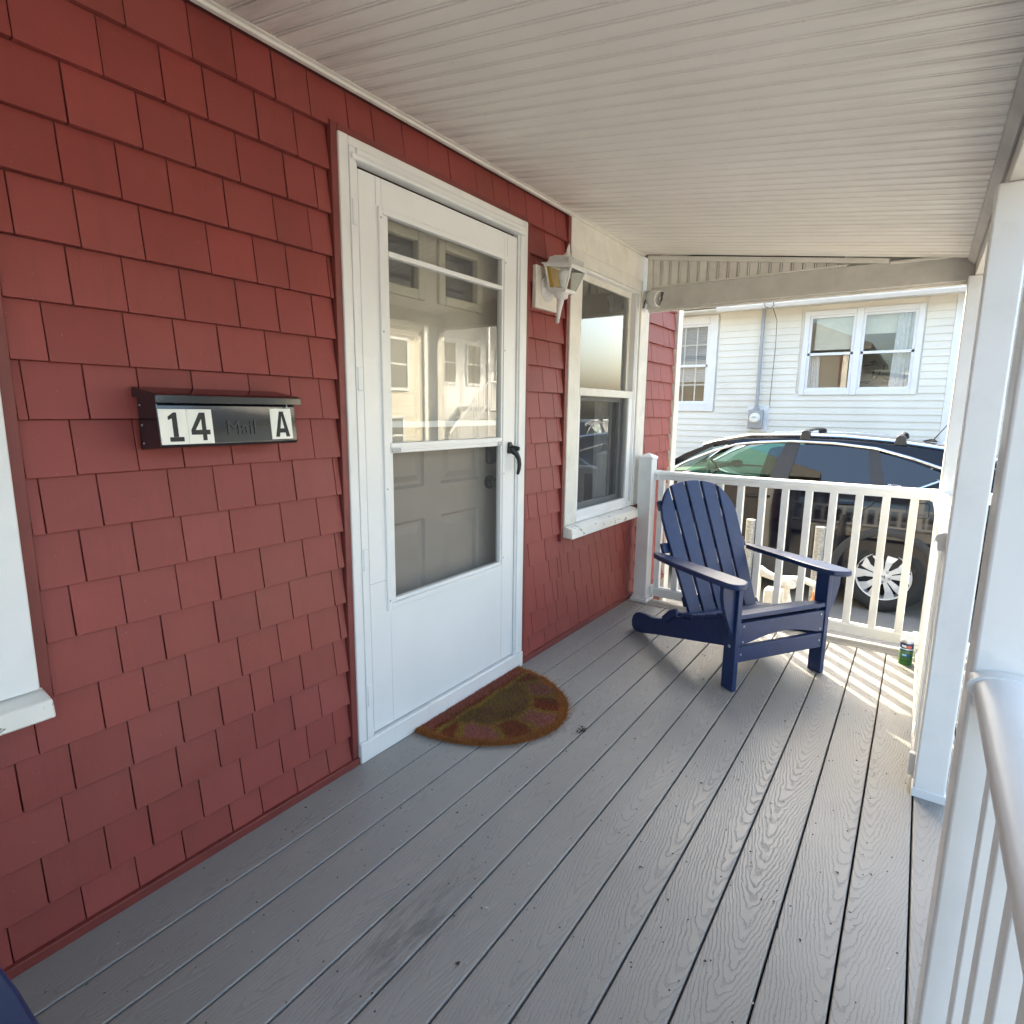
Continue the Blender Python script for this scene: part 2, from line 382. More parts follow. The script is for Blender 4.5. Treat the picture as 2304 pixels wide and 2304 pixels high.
CP = .1257; ZA = 2.134
def shingle(mb, y0, y1, z0, z1, j=0.0):
    # wedge: proud at the butt, thin at the head; every shingle sits a little differently
    xb = .0040 + j; xt = -.0128 + j*.3
    mb.hexa([(-.014, y0, z0), (xb, y0, z0), (xb, y1, z0), (-.014, y1, z0)], [(-.0145, y0, z1), (xt, y0, z1), (xt, y1, z1), (-.0145, y1, z1)])
LEFT = dict(A=[.40,.56,.725,.875,.989,1.103,1.220], B=[.36,.508,.669,.800,.904,1.045,1.168], C=[.45,.591,.739,.863,.982,1.126,1.231],
 D=[.43,.568,.684,.797,.940,1.085,1.203], E=[.472,.590,.723,.884,1.015,1.119,1.266], F=[.436,.563,.675,.806,.955,1.078,1.202],
 G=[.506,.666,.780,.895,1.036,1.185], H=[.457,.571,.685,.816,.977,1.110,1.217], I=[.535,.665,.774,.907,1.055,1.179],
 J=[.463,.576,.736,.855,.967,1.106,1.258], K=[.528,.642,.760,.893,1.055,1.187], L=[.496,.604,.735,.844,.979,1.127,1.253],
 M=[.583,.687,.829,.957,1.071,1.234], N=[.399,.532,.634,.741,.891,1.021,1.134,1.253], O=[.357,.459,.585,.712,.824,.922,.987,1.096,1.229],
 P=[.30,.432,.579,.695,.807,.921,1.056,1.161], Q=[.24,.379,.509,.611,.748,.871,1.005,1.106,1.213], R=[.18,.303,.447,.569,.689,.828,.928,1.053,1.180])
HEAD = [1.361,1.464,1.604,1.733,1.848,2.010,2.127,2.241,2.377,2.524,2.643]
cnt = 0
rest = MB()
def course(joints, z0, z1, far=False):
    global cnt
    for a, b in zip(joints[:-1], joints[1:]):
        if b-a < .012: continue
        j = random.uniform(-.0012, .0012); dz = random.uniform(-.001, .0012); gp = random.uniform(.0010, .0022)
        if far: shingle(rest, a+gp*.7, b-gp*.7, z0+dz, z1-.001, j)
        else:
            mb = MB(); shingle(mb, a+gp, b-gp, z0+dz, z1-.001, j)
            mb.build('shingle', M['shingle'], wall, bevel=.0022, seg=2); cnt += 1
def randj(y0, y1, prev, lo=.085, hi=.165):
    for _ in range(60):
        js = [y0]; y = y0 + random.uniform(.03, hi)
        while y < y1-.03: js.append(y); y += random.uniform(lo, hi)
        js.append(y1)
        if all(min(abs(q-p) for p in prev) > .022 for q in js[1:-1]): return js
    return js
pl = pr = pf = pu = [9]
for k, key in enumerate('ABCDEFGHIJKLMNOPQR'):
    z0 = ZA - CP*k; z1 = z0 + CP
    if key == 'R': z0 = .028
    if key == 'A': z1 = 2.262
    js = LEFT[key]
    lo = .438 if (z0 > .58 and z1 < 2.16) else .20
    if key in 'ABC': lo = .30
    if key in 'OPQR': lo = .12
    if key in 'N': lo = .20
    js = [lo] + [q for q in js if q > lo+.01]
    if key == 'A':
        course(js + [1.361], z0, z1)
        course(HEAD[:-2], 2.150, z1); pr = HEAD[-3:]
        course(HEAD[-3:] + [2.752], z0, z1)
    else:
        course(js + [1.281], z0, z1)
        pr = randj(2.402, 2.748, pr); course(pr, z0, z1)
    if z0 < .56:                       # under the porch window
        zt = min(z1, .60); pu = randj(2.748, 3.84, pu, .085, .14)
        course(pu, z0, zt)
    pf = randj(3.868, YE, pf, .09, .16); course(pf, z0, z1, far=(key in 'ABCDEFGHIJK' or cnt > 292))
rest.build('shingles', M['shingle'], wall, kind='stuff', label='remaining red shingles at the far end of the wall')
# red trim: baseboard, channels round the openings
bx(-.012, .016, -2.0, 1.308, .0, .027).build('baseboard', M['redtrim'], wall, bevel=.002)
bx(-.012, .016, 2.372, 4.40, .0, .027).build('baseboard', M['redtrim'], wall, bevel=.002)
bx(-.012, .008, 1.283, 1.308, .028, 2.150).build('trim_channel', M['redtrim'], wall, bevel=.002)
bx(-.012, .008, 1.309, 2.371, 2.1275, 2.149).build('trim_channel', M['redtrim'], wall, bevel=.002)
bx(-.012, .008, 2.373, 2.400, .028, 2.130).build('trim_channel', M['redtrim'], wall, bevel=.002)
bx(-.012, .010, 2.750, 2.774, .58, 2.262).build('trim_channel', M['redtrim'], wall, bevel=.002)
bx(-.012, .010, 3.842, 3.866, .028, 2.262).build('trim_channel', M['redtrim'], wall, bevel=.002)
bx(-.012, .012, .411, .436, .60, 2.10).build('trim_channel', M['redtrim'], wall, bevel=.002)
bx(-.10, .016, YE+.004, 4.50, -.58, WT).build('corner_board', M['creamtrim'], wall, bevel=.003)

# ---------------------------------------------------------------- left window (only its right edge is seen)
wl = empty('window', house)
bx(-.014, .030, .05, .409, .662, 2.10).build('casing', M['white'], wl, bevel=.003)
sl_ = MB(); sl_.hexa([(-.01,-.6,.612),(.075,-.6,.605),(.075,.420,.605),(-.01,.420,.612)], [(-.01,-.6,.664),(.066,-.6,.648),(.072,.418,.648),(-.01,.418,.664)])
sl_.build('sill', M['chip'], wl, bevel=.005)
bx(-.05, .028, -.6, .048, .70, 2.06).build('sash', M['white'], wl, bevel=.003)

# ---------------------------------------------------------------- storm door
WD = M['whitedoor']
dc = empty('door_casing', house)
bx(-.01, .014, 1.3085, 1.3455, .079, 2.127).build('casing_board', M['white'], dc, bevel=.003)
bx(-.01, .014, 2.3385, 2.3715, .079, 2.127).build('casing_board', M['white'], dc, bevel=.003)
bx(-.01, .0135, 1.346, 2.338, 2.0975, 2.1265).build('casing_board', M['white'], dc, bevel=.003)
bx(-.03, .022, 1.310, 2.370, .001, .078).build('sill_board', M['white'], dc, bevel=.003)
# z-bar frame
for (y0, y1, z0, z1, x1) in ((1.346, 1.372, .0785, 2.096, .017), (1.372, 1.383, .0785, 2.058, .009), (2.312, 2.338, .0785, 2.060, .017), (2.302, 2.312, .0785, 2.060, .009)):
    bx(-.02, x1, y0, y1, z0, z1).build('frame_bar', WD, dc, bevel=.0015)
bx(-.02, .022, 1.372, 2.338, 2.076, 2.097).build('frame_bar', WD, dc, bevel=.003)
bx(-.02, .030, 1.350, 2.336, 2.060, 2.0755).build('frame_bar', WD, dc, bevel=.004)
sd = empty('storm_door', house)
lf = MB()
yl, yr, zb, zt = 1.3880, 2.2975, .085, 2.046
gy0, gy1, gz0, gz1 = 1.487, 2.200, .556, 1.945
lf.box(-.028, .004, yl, gy0, zb, zt); lf.box(-.028, .004, gy1, yr, zb, zt); lf.box(-.028, .004, gy0, gy1, zb, gz0); lf.box(-.028, .004, gy0, gy1, gz1, zt)
lf.build('leaf', WD, sd, bevel=.0025)
# thin joint lines of the leaf's sheet metal
for a in ((1.462, 1.4632, 1.956, 2.046), (1.39, 1.468, .66, .6612), (2.224, 2.2252, 1.956, 2.046)):
    bx(.0040, .0044, *a).build('joint_line', M['steel'], sd)
fr = MB()
fr.box(-.012, .012, 1.468, 1.4865, .540, 1.953); fr.box(-.012, .012, 2.1925, 2.210, .545, 1.953)
fr.box(-.012, .012, 1.487, 2.192, 1.932, 1.952); fr.box(-.012, .012, 1.487, 2.192, .546, .566)
fr.build('insert_frame', WD, sd, bevel=.002)
fr = MB()
fr.box(-.018, .008, 1.487, 1.512, .566, 1.932); fr.box(-.018, .008, 2.181, 2.192, .566, 1.932); fr.box(-.018, .0075, 1.512, 2.181, .567, .582)
fr.build('inner_frame', WD, sd, bevel=.002)
bx(-.016, .010, 1.512, 2.181, 1.803, 1.821).build('sash_bar', WD, sd, bevel=.002)
bx(-.014, .012, 1.500, 2.186, 1.128, 1.166).build('sash_bar', WD, sd, bevel=.003)
bx(-.014, .0145, 1.500, 2.186, 1.139, 1.150).build('sash_groove', M['white'], sd, bevel=.002)
bx(-.030, -.019, 1.512, 2.181, 1.218, 1.243).build('sash_bar', WD, sd, bevel=.002)
for (a, b) in ((1.503, 1.545), (2.150, 2.184)): bx(.0125, .017, a, b, 1.132, 1.147).build('latch', M['steel'], sd, bevel=.0015)
MB().add([(-.006,1.512,1.166),(-.006,2.181,1.166),(-.006,2.181,1.932),(-.006,1.512,1.932)], [(0,1,2,3)]).build('pane', M['glass'], sd)
MB().add([(-.008,1.512,.580),(-.008,2.181,.580),(-.008,2.181,1.128),(-.008,1.512,1.128)], [(0,1,2,3)]).build('screen', M['screen'], sd)
for z in (1.865, 1.345, .722, .212): bx(.004, .021, 1.351, 1.371, z, z+.078).build('hinge', WD, sd, bevel=.002)
sc_m = MB()
for y, z in ((1.478,1.92),(2.202,1.92),(1.478,1.55),(2.202,1.55),(1.478,1.0),(2.202,1.0),(1.478,.58),(2.202,.60)):
    sc_m.lathe([(0.0,.0),(.0035,0),(.003,.0015),(0,.002)], 8, (0,0,0), False) if 0 else None
    s2 = MB(); s2.m = Matrix.Translation((.012, y, z)) @ Matrix.Rotation(math.pi/2, 4, 'Y'); s2.lathe([(.0035,0),(.003,.0016),(.0005,.002)], 8, cap=False)
    s2.build('screw', M['steel'], sd)
# black push handle
hd = MB()
hd.prism([(2.238,1.090),(2.236,1.100),(2.240,1.138),(2.246,1.1435),(2.258,1.142),(2.266,1.128),(2.268,1.108),(2.262,1.088)], .004, .017, 'x')
hd.tube([(.012,2.256,1.112),(.024,2.262,1.100),(.036,2.270,1.086),(.044,2.276,1.064),(.047,2.278,1.040),(.045,2.277,1.015),(.040,2.274,.992)], [.018,.016,.013,.011,.0100,.0090,.007], 10)
hd.tube([(.016,2.262,1.116),(.050,2.272,1.112)], [.012,.0095], 10)
hd.build('handle', M['blackmatte'], sd, bevel=.002, fix=True)
# entry door behind
ed = empty('entry_door', house); T = M['taupe']
X0 = -.10
leaf = MB()
ys = [1.36, 1.548, 1.790, 1.892, 2.160, 2.33]; zs = [.02, .28, .838, .972, 1.60, 1.722, 1.950, 2.08]
def hole(yc, zc): return (1.548 < yc < 1.790 or 1.892 < yc < 2.160) and (.28 < zc < .838 or .972 < zc < 1.60 or 1.722 < zc < 1.950)
for i in range(5):
    for k in range(7):
        if not hole((ys[i]+ys[i+1])/2, (zs[k]+zs[k+1])/2): leaf.box(X0-.04, X0, ys[i], ys[i+1], zs[k], zs[k+1])
leaf.build('leaf', T, ed)
for (y0, y1) in ((1.548, 1.790), (1.892, 2.160)):
    for (z0, z1) in ((.28, .838), (.972, 1.60)):
        p = MB(); b = .030; c = .012
        ring = lambda d, x: [(x, y0+d, z0+d), (x, y1-d, z0+d), (x, y1-d, z1-d), (x, y0+d, z1-d)]
        L = [ring(0, X0), ring(.012, X0-.010), ring(.026, X0-.010), ring(.05, X0-.002)]
        p.grid([l for l in L], closed=True); p.add(L[-1], [(0,1,2,3)])
        p.build('panel', T, ed, fix=True)
    z0, z1 = 1.722, 1.950
    p = MB()
    for (a, b, c2, d2) in ((y0-.012, y0+.028, z0-.012, z1+.012), (y1-.028, y1+.012, z0-.012, z1+.012), (y0+.028, y1-.028, z0-.012, z0+.026), (y0+.028, y1-.028, z1-.026, z1+.012)):
        p.box(X0-.02, X0+.013, a, b, c2, d2)
    p.build('lite_frame', plain('lite_frame_cream', (.55, .50, .40), .5), ed, bevel=.006)
    MB().add([(X0-.012,y0,z0),(X0-.012,y1,z0),(X0-.012,y1,z1),(X0-.012,y0,z1)], [(0,1,2,3)]).build('lite_pane', M['glass'], ed)
kn = MB(); kn.m = Matrix.Translation((X0, 2.235, .95)) @ Matrix.Rotation(math.pi/2, 4, 'Y')
kn.lathe([(.033,0),(.033,.006),(.012,.010),(.011,.03),(.024,.038),(.030,.052),(.027,.066),(.012,.071),(0.0005,.072)], 24); kn.build('knob', M['bronze'], ed, smooth=True)
MB().prism([(2.205,1.05),(2.215,1.038),(2.255,1.038),(2.265,1.05),(2.265,1.15),(2.255,1.165),(2.215,1.165),(2.205,1.15)], X0, X0+.025, 'x').build('keypad_lock', M['blackmatte'], ed, bevel=.004)

# ---------------------------------------------------------------- porch window
pw = empty('porch_window', house); WH = M['white']
bx(-.012, .012, 2.776, 3.838, 2.1125, 2.262).build('header_panel', M['cream'], pw, bevel=.002)
bx(-.014, .016, 2.7765, 2.898, .664, 2.1115).build('casing', M['creamtrim'], pw, bevel=.003)
bx(-.014, .016, 3.700, 3.838, .664, 2.1115).build('casing', M['creamtrim'], pw, bevel=.003)
bx(-.014, .014, 2.8985, 3.6995, 2.045, 2.1115).build('casing', M['creamtrim'], pw, bevel=.003)
s = MB(); s.hexa([(-.012,2.79,.594),(.062,2.79,.590),(.062,3.708,.590),(-.012,3.708,.594)], [(-.012,2.79,.663),(.055,2.79,.645),(.055,3.708,.645),(-.012,3.708,.663)])
s.build('sill', M['chip'], pw, bevel=.004)
fr = MB()
fr.box(-.06, .006, 2.899, 2.920, .664, 2.044); fr.box(-.06, .006, 3.640, 3.6995, .664, 2.044); fr.box(-.06, .004, 2.920, 3.640, 2.030, 2.044); fr.box(-.06, .010, 2.920, 3.640, .664, .690)
fr.build('storm_frame', WH, pw, bevel=.002)
for y in (3.648, 3.668): bx(.0061, .0075, y, y+.004, .70, 2.03).build('track_line', M['steel'], pw)
def sash(name, y0, y1, z0, z1, xf, wv, parent, mat):
    f = MB(); f.box(xf-.02, xf, y0, y0+wv, z0, z1); f.box(xf-.02, xf, y1-wv, y1, z0, z1); f.box(xf-.0195, xf-.0005, y0+wv, y1-wv, z0, z0+wv); f.box(xf-.0195, xf-.0005, y0+wv, y1-wv, z1-wv, z1)
    return f.build(name, mat, parent, bevel=.002)
su = sash('upper_sash', 2.921, 3.639, 1.385, 2.030, -.028, .034, pw, M['creamtrim'])
MB().add([(-.038,2.95,1.41),(-.038,3.61,1.41),(-.038,3.61,2.0),(-.038,2.95,2.0)], [(0,1,2,3)]).build('pane', M['dglass'], su)
bx(-.024, .008, 2.921, 3.639, 1.374, 1.418).build('meeting_rail', M['creamtrim'], pw, bevel=.003)
bx(-.020, .006, 2.921, 2.934, .690, 1.374).build('screen_bar', WH, pw, bevel=.002)
bx(-.020, .006, 3.588, 3.639, .690, 1.374).build('screen_bar', WH, pw, bevel=.002)
bx(-.020, .006, 2.934, 3.588, .690, .728).build('screen_bar', WH, pw, bevel=.002)
MB().add([(-.006,2.93,.725),(-.006,3.59,.725),(-.006,3.59,1.376),(-.006,2.93,1.376)], [(0,1,2,3)]).build('screen', M['screen'], pw)
sdn = sash('lower_sash', 2.921, 3.639, .700, 1.40, -.055, .05, pw, plain('grey_sash', (.33, .335, .34), .5))
MB().add([(-.064,2.96,.74),(-.064,3.60,.74),(-.064,3.60,1.36),(-.064,2.96,1.36)], [(0,1,2,3)]).build('pane', M['dglass'], sdn)
bl = MB()
for k in range(22): bl.hexa([(-.13,2.93,1.42+k*.028),(-.105,2.93,1.408+k*.028),(-.105,3.63,1.408+k*.028),(-.13,3.63,1.42+k*.028)], [(-.13,2.93,1.422+k*.028),(-.105,2.93,1.410+k*.028),(-.105,3.63,1.410+k*.028),(-.13,3.63,1.422+k*.028)])
cv = [(2.93+.012*i, -.15-.012*math.sin(i*1.3)) for i in range(16)]
c = MB(); c.grid([[(x, y, .70) for y, x in cv], [(x, y, 1.40) for y, x in cv]]); 
c2_ = MB(); c2_.grid([[(x, 6.545-y, .70) for y, x in cv], [(x, 6.545-y, 1.40) for y, x in cv]]); c2_.build('curtain', M['curtain'], pw, solid=.002)
# ================================================================ porch roof: soffit, beams, posts
pr_ = thing('porch_roof', 'cream beadboard porch ceiling carried by white posts and a painted beam', 'porch roof')
ceil = empty('ceiling', pr_)
def cz(x): return 2.273 - .1415*x
BW = .0640
def ceil_board(x0, x1, w):
    # shallow bead profile running along x; profile points (offset along y, depth below plane)
    prof = [(.0012, .014), (.0014, .003), (.003, 0), (w-.0150, 0), (w-.0138, .0050), (w-.0112, .0050), (w-.0098, .0006), (w-.0040, .0006), (w-.0022, .0035), (w-.0012, .014)]
    mb = MB(); rows = []
    for x in (x0, x1): rows.append([(x, p[0], cz(x) + p[1]) for p in prof])
    mb.grid(rows); return mb
me0 = None
y = -1.6; k = 0
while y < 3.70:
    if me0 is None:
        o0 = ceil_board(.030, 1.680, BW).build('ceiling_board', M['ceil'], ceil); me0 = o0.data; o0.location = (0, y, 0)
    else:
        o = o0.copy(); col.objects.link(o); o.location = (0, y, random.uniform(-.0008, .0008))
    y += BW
mb = MB(); mb.hexa([(-.3,-1.8,cz(-.3)+.02),(1.95,-1.8,cz(1.95)+.02),(1.95,3.72,cz(1.95)+.02),(-.3,3.72,cz(-.3)+.02)], [(-.3,-1.8,cz(-.3)+.10),(1.95,-1.8,cz(1.95)+.10),(1.95,3.95,cz(1.95)+.10),(-.3,3.95,cz(-.3)+.10)])
mb.build('roof_deck', M['roof'], pr_)
# wall side trim: stepped moulding
t = MB(); t.prism([(.0,2.262),(.010,2.2565),(.022,2.2575),(.026,2.264),(.036,2.266),(.036,2.272),(0,2.276)], -1.6, 3.70, 'y'); 
t.build('wall_moulding', M['creamtrim'], pr_)
# outer trim strip and outer beam
t = MB(); t.prism([(1.672,2.032),(1.674,2.026),(1.698,2.003),(1.706,2.006),(1.706,2.045),(1.672,2.045)], -1.6, 3.71, 'y'); t.build('outer_moulding', M['greytrim'], pr_)
bx(1.707, 1.795, -1.6, 3.80, 1.947, 2.10).build('outer_beam', M['creamtrim'], pr_, bevel=.003)
bx(1.80, 1.93, -1.7, 3.9, 1.985, 2.14).build('gutter', M['pvcw'], pr_, bevel=.01)
# far end beam and gable infill
bx(.045, 1.7065, 3.712, 3.800, 1.935, 2.062).build('end_beam', M['greytrim'], pr_, bevel=.003)
bx(.045, 1.706, 3.740, 3.775, 1.922, 1.9345).build('beam_strip', M['creamtrim'], pr_, bevel=.001)
g0 = MB(); g0.hexa([(.04,3.706,2.236),(1.35,3.706,2.052),(1.35,3.724,2.052),(.04,3.724,2.236)], [(.04,3.706,2.262),(1.35,3.706,2.078),(1.35,3.724,2.078),(.04,3.724,2.262)]); g0.build('gable_trim', M['creamtrim'], pr_, bevel=.002)
bx(1.352, 1.672, 3.700, 3.7115, 2.046, 2.060).build('gable_trim', M['creamtrim'], pr_, bevel=.002)
bx(.040, .072, 3.708, 3.726, 2.05, 2.232).build('gable_trim', M['creamtrim'], pr_, bevel=.002)
bx(.072, 1.16, 3.708, 3.726, 2.0625, 2.072).build('gable_trim', M['creamtrim'], pr_, bevel=.002)
x = .0735
while x < 1.14:
    b = min(x+.0585, 1.14)
    for (u, v2) in ((x+.0014, x+.0450), (x+.0490, b-.0014)):
        if v2-u < .003: continue
        z1a = 2.240-.1405*(u-.04); z1b = 2.240-.1405*(v2-.04)
        p = MB(); p.hexa([(u,3.722,2.070),(v2,3.722,2.070),(v2,3.734,2.070),(u,3.734,2.070)], [(u,3.722,z1a),(v2,3.722,z1b),(v2,3.734,z1b),(u,3.734,z1a)])
        p.build('gable_board', M['creamtrim'], pr_, bevel=.0012, seg=1)
    x += .0585
bx(.073, 1.14, 3.7345, 3.7385, 2.066, 2.235).build('gable_backing', M['shadow'], pr_)
bx(.045, 1.70, 3.739, 3.745, 2.05, 2.26).build('gable_backing', M['creamtrim'], pr_)
# posts
PX0, PX1 = 1.682, 1.771
for i, y0 in enumerate((2.290, 3.655, 1.110, -.35)):
    p = bx(PX0, PX1, y0, y0+.089, 0.0, 1.9465).build('post', WH, pr_, bevel=.006, seg=3)
    if i in (1,): bx(PX0-.018, PX1+.018, y0-.018, y0+.107, .0, .022).build('post_base', WH, p, bevel=.004); bx(PX0-.008, PX1+.008, y0-.008, y0+.097, .0222, .038).build('post_base', WH, p, bevel=.004)
    if i == 0: bx(PX0-.003, PX1+.003, y0-.003, y0+.092, .0, .030).build('post_base', WH, p, bevel=.001)

# ================================================================ railings
def D_profile(w, h, r):      # rounded top rail section (across, up) , base at 0
    pts = [(-w*.36, 0), (w*.36, 0), (w*.40, .008), (w*.40, h*.42), (w*.5, h*.55), (w*.5, h*.68)]
    for a in range(20, 161, 20): pts.append((w*.5*math.cos(R(a))/math.cos(R(20))*.94, h*.68 + (h*.32)*math.sin(R(a))))
    pts += [(-w*.5, h*.68), (-w*.5, h*.55), (-w*.40, h*.42), (-w*.40, .008)]
    return pts
def railing(label, p0, p1, rail_w=.070, first=.02, group='white vinyl railings round the porch', ends=(True, True)):
    # local frame: x along the rail, y across
    v = Vector(p1)-Vector(p0); L = v.length; rz = math.atan2(v.y, v.x)
    t = thing('porch_railing', label, 'railing', (*p0, 0), rz, group)
    top = MB(); top.prism(D_profile(rail_w, .058, .02), .005, L-.005, 'x'); top.build('top_rail', WH, t, smooth=True, loc=(0, 0, .846))
    b = MB(); b.prism([(-.022,.034),(.022,.034),(.022,.088),(.014,.100),(-.014,.100),(-.022,.088)], .005, L-.005, 'x'); b.build('bottom_rail', WH, t, bevel=.003)
    o0 = None; x = first
    while x < L-.02:
        if o0 is None: o0 = bx(-.019, .019, -.019, .019, .0985, .852).build('baluster', WH, t, bevel=.0025, loc=(x, 0, 0))
        else:
            o = o0.copy(); col.objects.link(o); o.location = (x, 0, 0)
        x += .1278
    for i, xe in enumerate((0, L)):
        if not ends[i]: continue
        s_ = 1 if i == 0 else -1; xe += s_*.0015
        c = MB(); c.prism([(a*1.18, .846+(q*1.10)-.004) for a, q in D_profile(rail_w, .058, .02)], xe, xe+s_*.028, 'x'); c.build('bracket', WH, t, smooth=True, fix=True)
        bx(xe, xe+s_*.026, -.030, .030, .026, .106).build('bracket', WH, t, bevel=.003)
        sx = MB(); sx.m = Matrix.Translation((xe+s_*.014, -.040, .872)) @ Matrix.Rotation(math.pi/2, 4, 'X'); sx.lathe([(.005,0),(.0045,.002),(.001,.003)], 8, cap=False); sx.build('screw', M['steel'], t)
    return t
railing('white railing across the far end of the porch behind the blue chair', (.137, 3.800), (1.682, 3.800), first=.042)
railing('white railing seen end on between the two far porch posts', (1.694, 3.655), (1.694, 2.379), first=.08)
railing('white railing close to the camera at the right edge of the picture', (1.727, 1.110), (1.727, -.261), first=.105, rail_w=.086)
t = railing('short white railing stub beyond the far corner post', (1.771, 3.800), (1.985, 3.800), first=.05, ends=(True, False))
# railing end post next to the wall
rp = thing('railing_post', 'white capped railing post standing beside the red wall', 'post', (.0915, 3.755, 0))
bx(-.0455, .0455, -.0455, .0455, 0, .985).build('shaft', WH, rp, bevel=.005, seg=3)
bx(-.062, .062, -.062, .062, .0, .024).build('base', WH, rp, bevel=.005); bx(-.053, .053, -.053, .053, .0242, .040).build('base', WH, rp, bevel=.005)
c = MB(); c.add([(-.05,-.05,.980),(.05,-.05,.980),(.05,.05,.980),(-.05,.05,.980),(-.05,-.05,.997),(.05,-.05,.997),(.05,.05,.997),(-.05,.05,.997),(0,0,1.022)],
                [(3,2,1,0),(0,1,5,4),(1,2,6,5),(2,3,7,6),(3,0,4,7),(4,5,8),(5,6,8),(6,7,8),(7,4,8)]); c.build('cap', WH, rp, bevel=.002)
# ================================================================ mailbox
mbx = thing('mailbox', 'black metal mailbox with number plates 14 and A on the red wall', 'mailbox', (0, .66, 1.19))
Y0, Y1 = .012, .384            # local y; local z 0 = 1.19
BK = M['black']
b = MB(); b.prism([(.004,-.012),(.006,.128),(.098,.118),(.102,.100),(.111,.004),(.106,-.002)], Y0, Y1, 'y'); b.build('body', BK, mbx, bevel=.003)
l = MB()
l.prism([(.002,.136),(.004,.1425),(.108,.126),(.121,.122),(.1225,.104),(.1195,.1035),(.118,.117),(.106,.121)], Y0-.008, Y1+.008, 'y')
l.prism([(.002,.1365),(.002,.118),(.105,.104),(.118,.1035),(.1195,.119),(.106,.123)], Y0-.0085, Y0-.0065, 'y')
l.prism([(.002,.1365),(.002,.118),(.105,.104),(.118,.1035),(.1195,.119),(.106,.123)], Y1+.0065, Y1+.0085, 'y')
l.build('lid', BK, mbx, bevel=.0012)
for z in (.098, .05, .006):
    s = MB(); s.m = Matrix.Translation((.02+(.098-z)*.05, Y0, z)) @ Matrix.Rotation(math.pi/2, 4, 'X'); s.lathe([(.0028,0),(.002,.0015),(.0004,.002)], 8, cap=False); s.build('rivet', M['steel'], mbx)
def fx(z): return .111 - (z-.004)/(.096)*.009           # front face slope
def plate(y0, y1, z0, z1):
    p = MB(); p.hexa([(fx(z0)-.001,y0,z0),(fx(z0)+.0016,y0,z0),(fx(z0)+.0016,y1,z0),(fx(z0)-.001,y1,z0)], [(fx(z1)-.001,y0,z1),(fx(z1)+.0016,y0,z1),(fx(z1)+.0016,y1,z1),(fx(z1)-.001,y1,z1)])
    return p.build('number_plate', M['plate'], mbx, bevel=.0005, seg=1)
def glyph(polys, y0, z0, w, h, parent):
    mb = MB()
    for poly in polys:
        n = len(poly); vs = []
        for dx in (.0017, .0024):
            for (u, v_) in poly: vs.append((fx(z0+v_*h)+dx, y0+u*w, z0+v_*h))
        mb.add(vs, [tuple(range(n)), tuple(range(n, 2*n))] + [(i, (i+1) % n, n+(i+1) % n, n+i) for i in range(n)])
    mb.build('numeral', M['ink'], parent, fix=True)
pA = plate(.0135, .0775, .0055, .0895); pB = plate(.0780, .1400, .0055, .0895); pC = plate(.303, .368, .010, .0935)
glyph([[(.30,.16),(.62,.16),(.62,1),(.42,1),(.05,.86),(.05,.74),(.30,.80)], [(.04,0),(.96,0),(.96,.155),(.04,.155)]], .0315, .0125, .036, .069, pA)
glyph([[(.58,0),(.80,0),(.80,.21),(.58,.21)], [(0,.21),(1.0,.21),(1.0,.38),(0,.38)], [(0,.38),(.23,.38),(.60,.80),(.60,1.0),(.50,1.0)], [(.58,.38),(.80,.38),(.80,1.0),(.58,1.0)]], .0850, .0135, .0465, .068, pB)
glyph([[(0,0),(.26,0),(.55,1.0),(.36,1.0)], [(.74,0),(1,0),(.64,1.0),(.45,1.0)], [(.24,.16),(.76,.16),(.70,.33),(.30,.33)]], .3145, .0165, .044, .069, pC)
me = text_mesh('Mail', .052, .0012); me.materials.append(BK)
o = bpy.data.objects.new('embossed_lettering', me); col.objects.link(o); o.parent = mbx
o.location = (.1085, .2175, .042); o.rotation_euler = (math.pi/2, 0, math.pi/2)
o.data.transform(Matrix.Rotation(R(-5.3), 4, 'X'))
o.data.transform(Matrix.Shear('XZ', 4, (0.0, 0.0)) if 0 else Matrix.Identity(4))
bx(.108, .1105, .352, .3545, .092, .108).build('lid_pin', M['steel'], mbx)

# ================================================================ wall lantern
ln = thing('wall_lantern', 'white outdoor wall lantern with bare bulb between door and window', 'lamp', (0, 2.530, 1.864))
LW = plain('lantern_white', (.72, .72, .70), .35, var=.04)
bx(.0, .022, -.097, .097, -.096, .096).build('mounting_block', M['cream'], ln, bevel=.003)
c = MB(); c.m = Matrix.Translation((.022, 0, 0)) @ Matrix.Rotation(math.pi/2, 4, 'Y')
c.lathe([(.057,0),(.057,.004),(.052,.010),(.044,.012),(.040,.020),(.026,.026),(.020,.034),(.012,.036)], 28); c.build('wall_plate', LW, ln, smooth=True)
a = MB(); a.tube([(.045,0,0),(.065,0,-.012),(.085,0,-.022),(.100,0,-.024)], [.020,.017,.017,.020], 14); a.build('arm', LW, ln, smooth=True)
hd_ = empty('lantern_head', ln); hd_.location = (.108, 0, -.006); hd_.rotation_euler = (0, R(9), 0); hd_.scale = (.94, .94, .94)
s = MB(); s.lathe([(.0,-.168),(.008,-.166),(.011,-.158),(.008,-.150),(.010,-.146),(.0125,-.10),(.018,-.055),(.019,-.050),(.030,-.046),(.034,-.040),(.034,-.026),(.040,-.018),(.040,-.012),(.0,-.010)], 20, cap=False); s.build('stem', LW, hd_, smooth=True)
def sq(h, z): return [(-h,-h,z),(h,-h,z),(h,h,z),(-h,h,z)]
cg = MB()
hb, ht, z0, z1 = .046, .073, -.010, .100
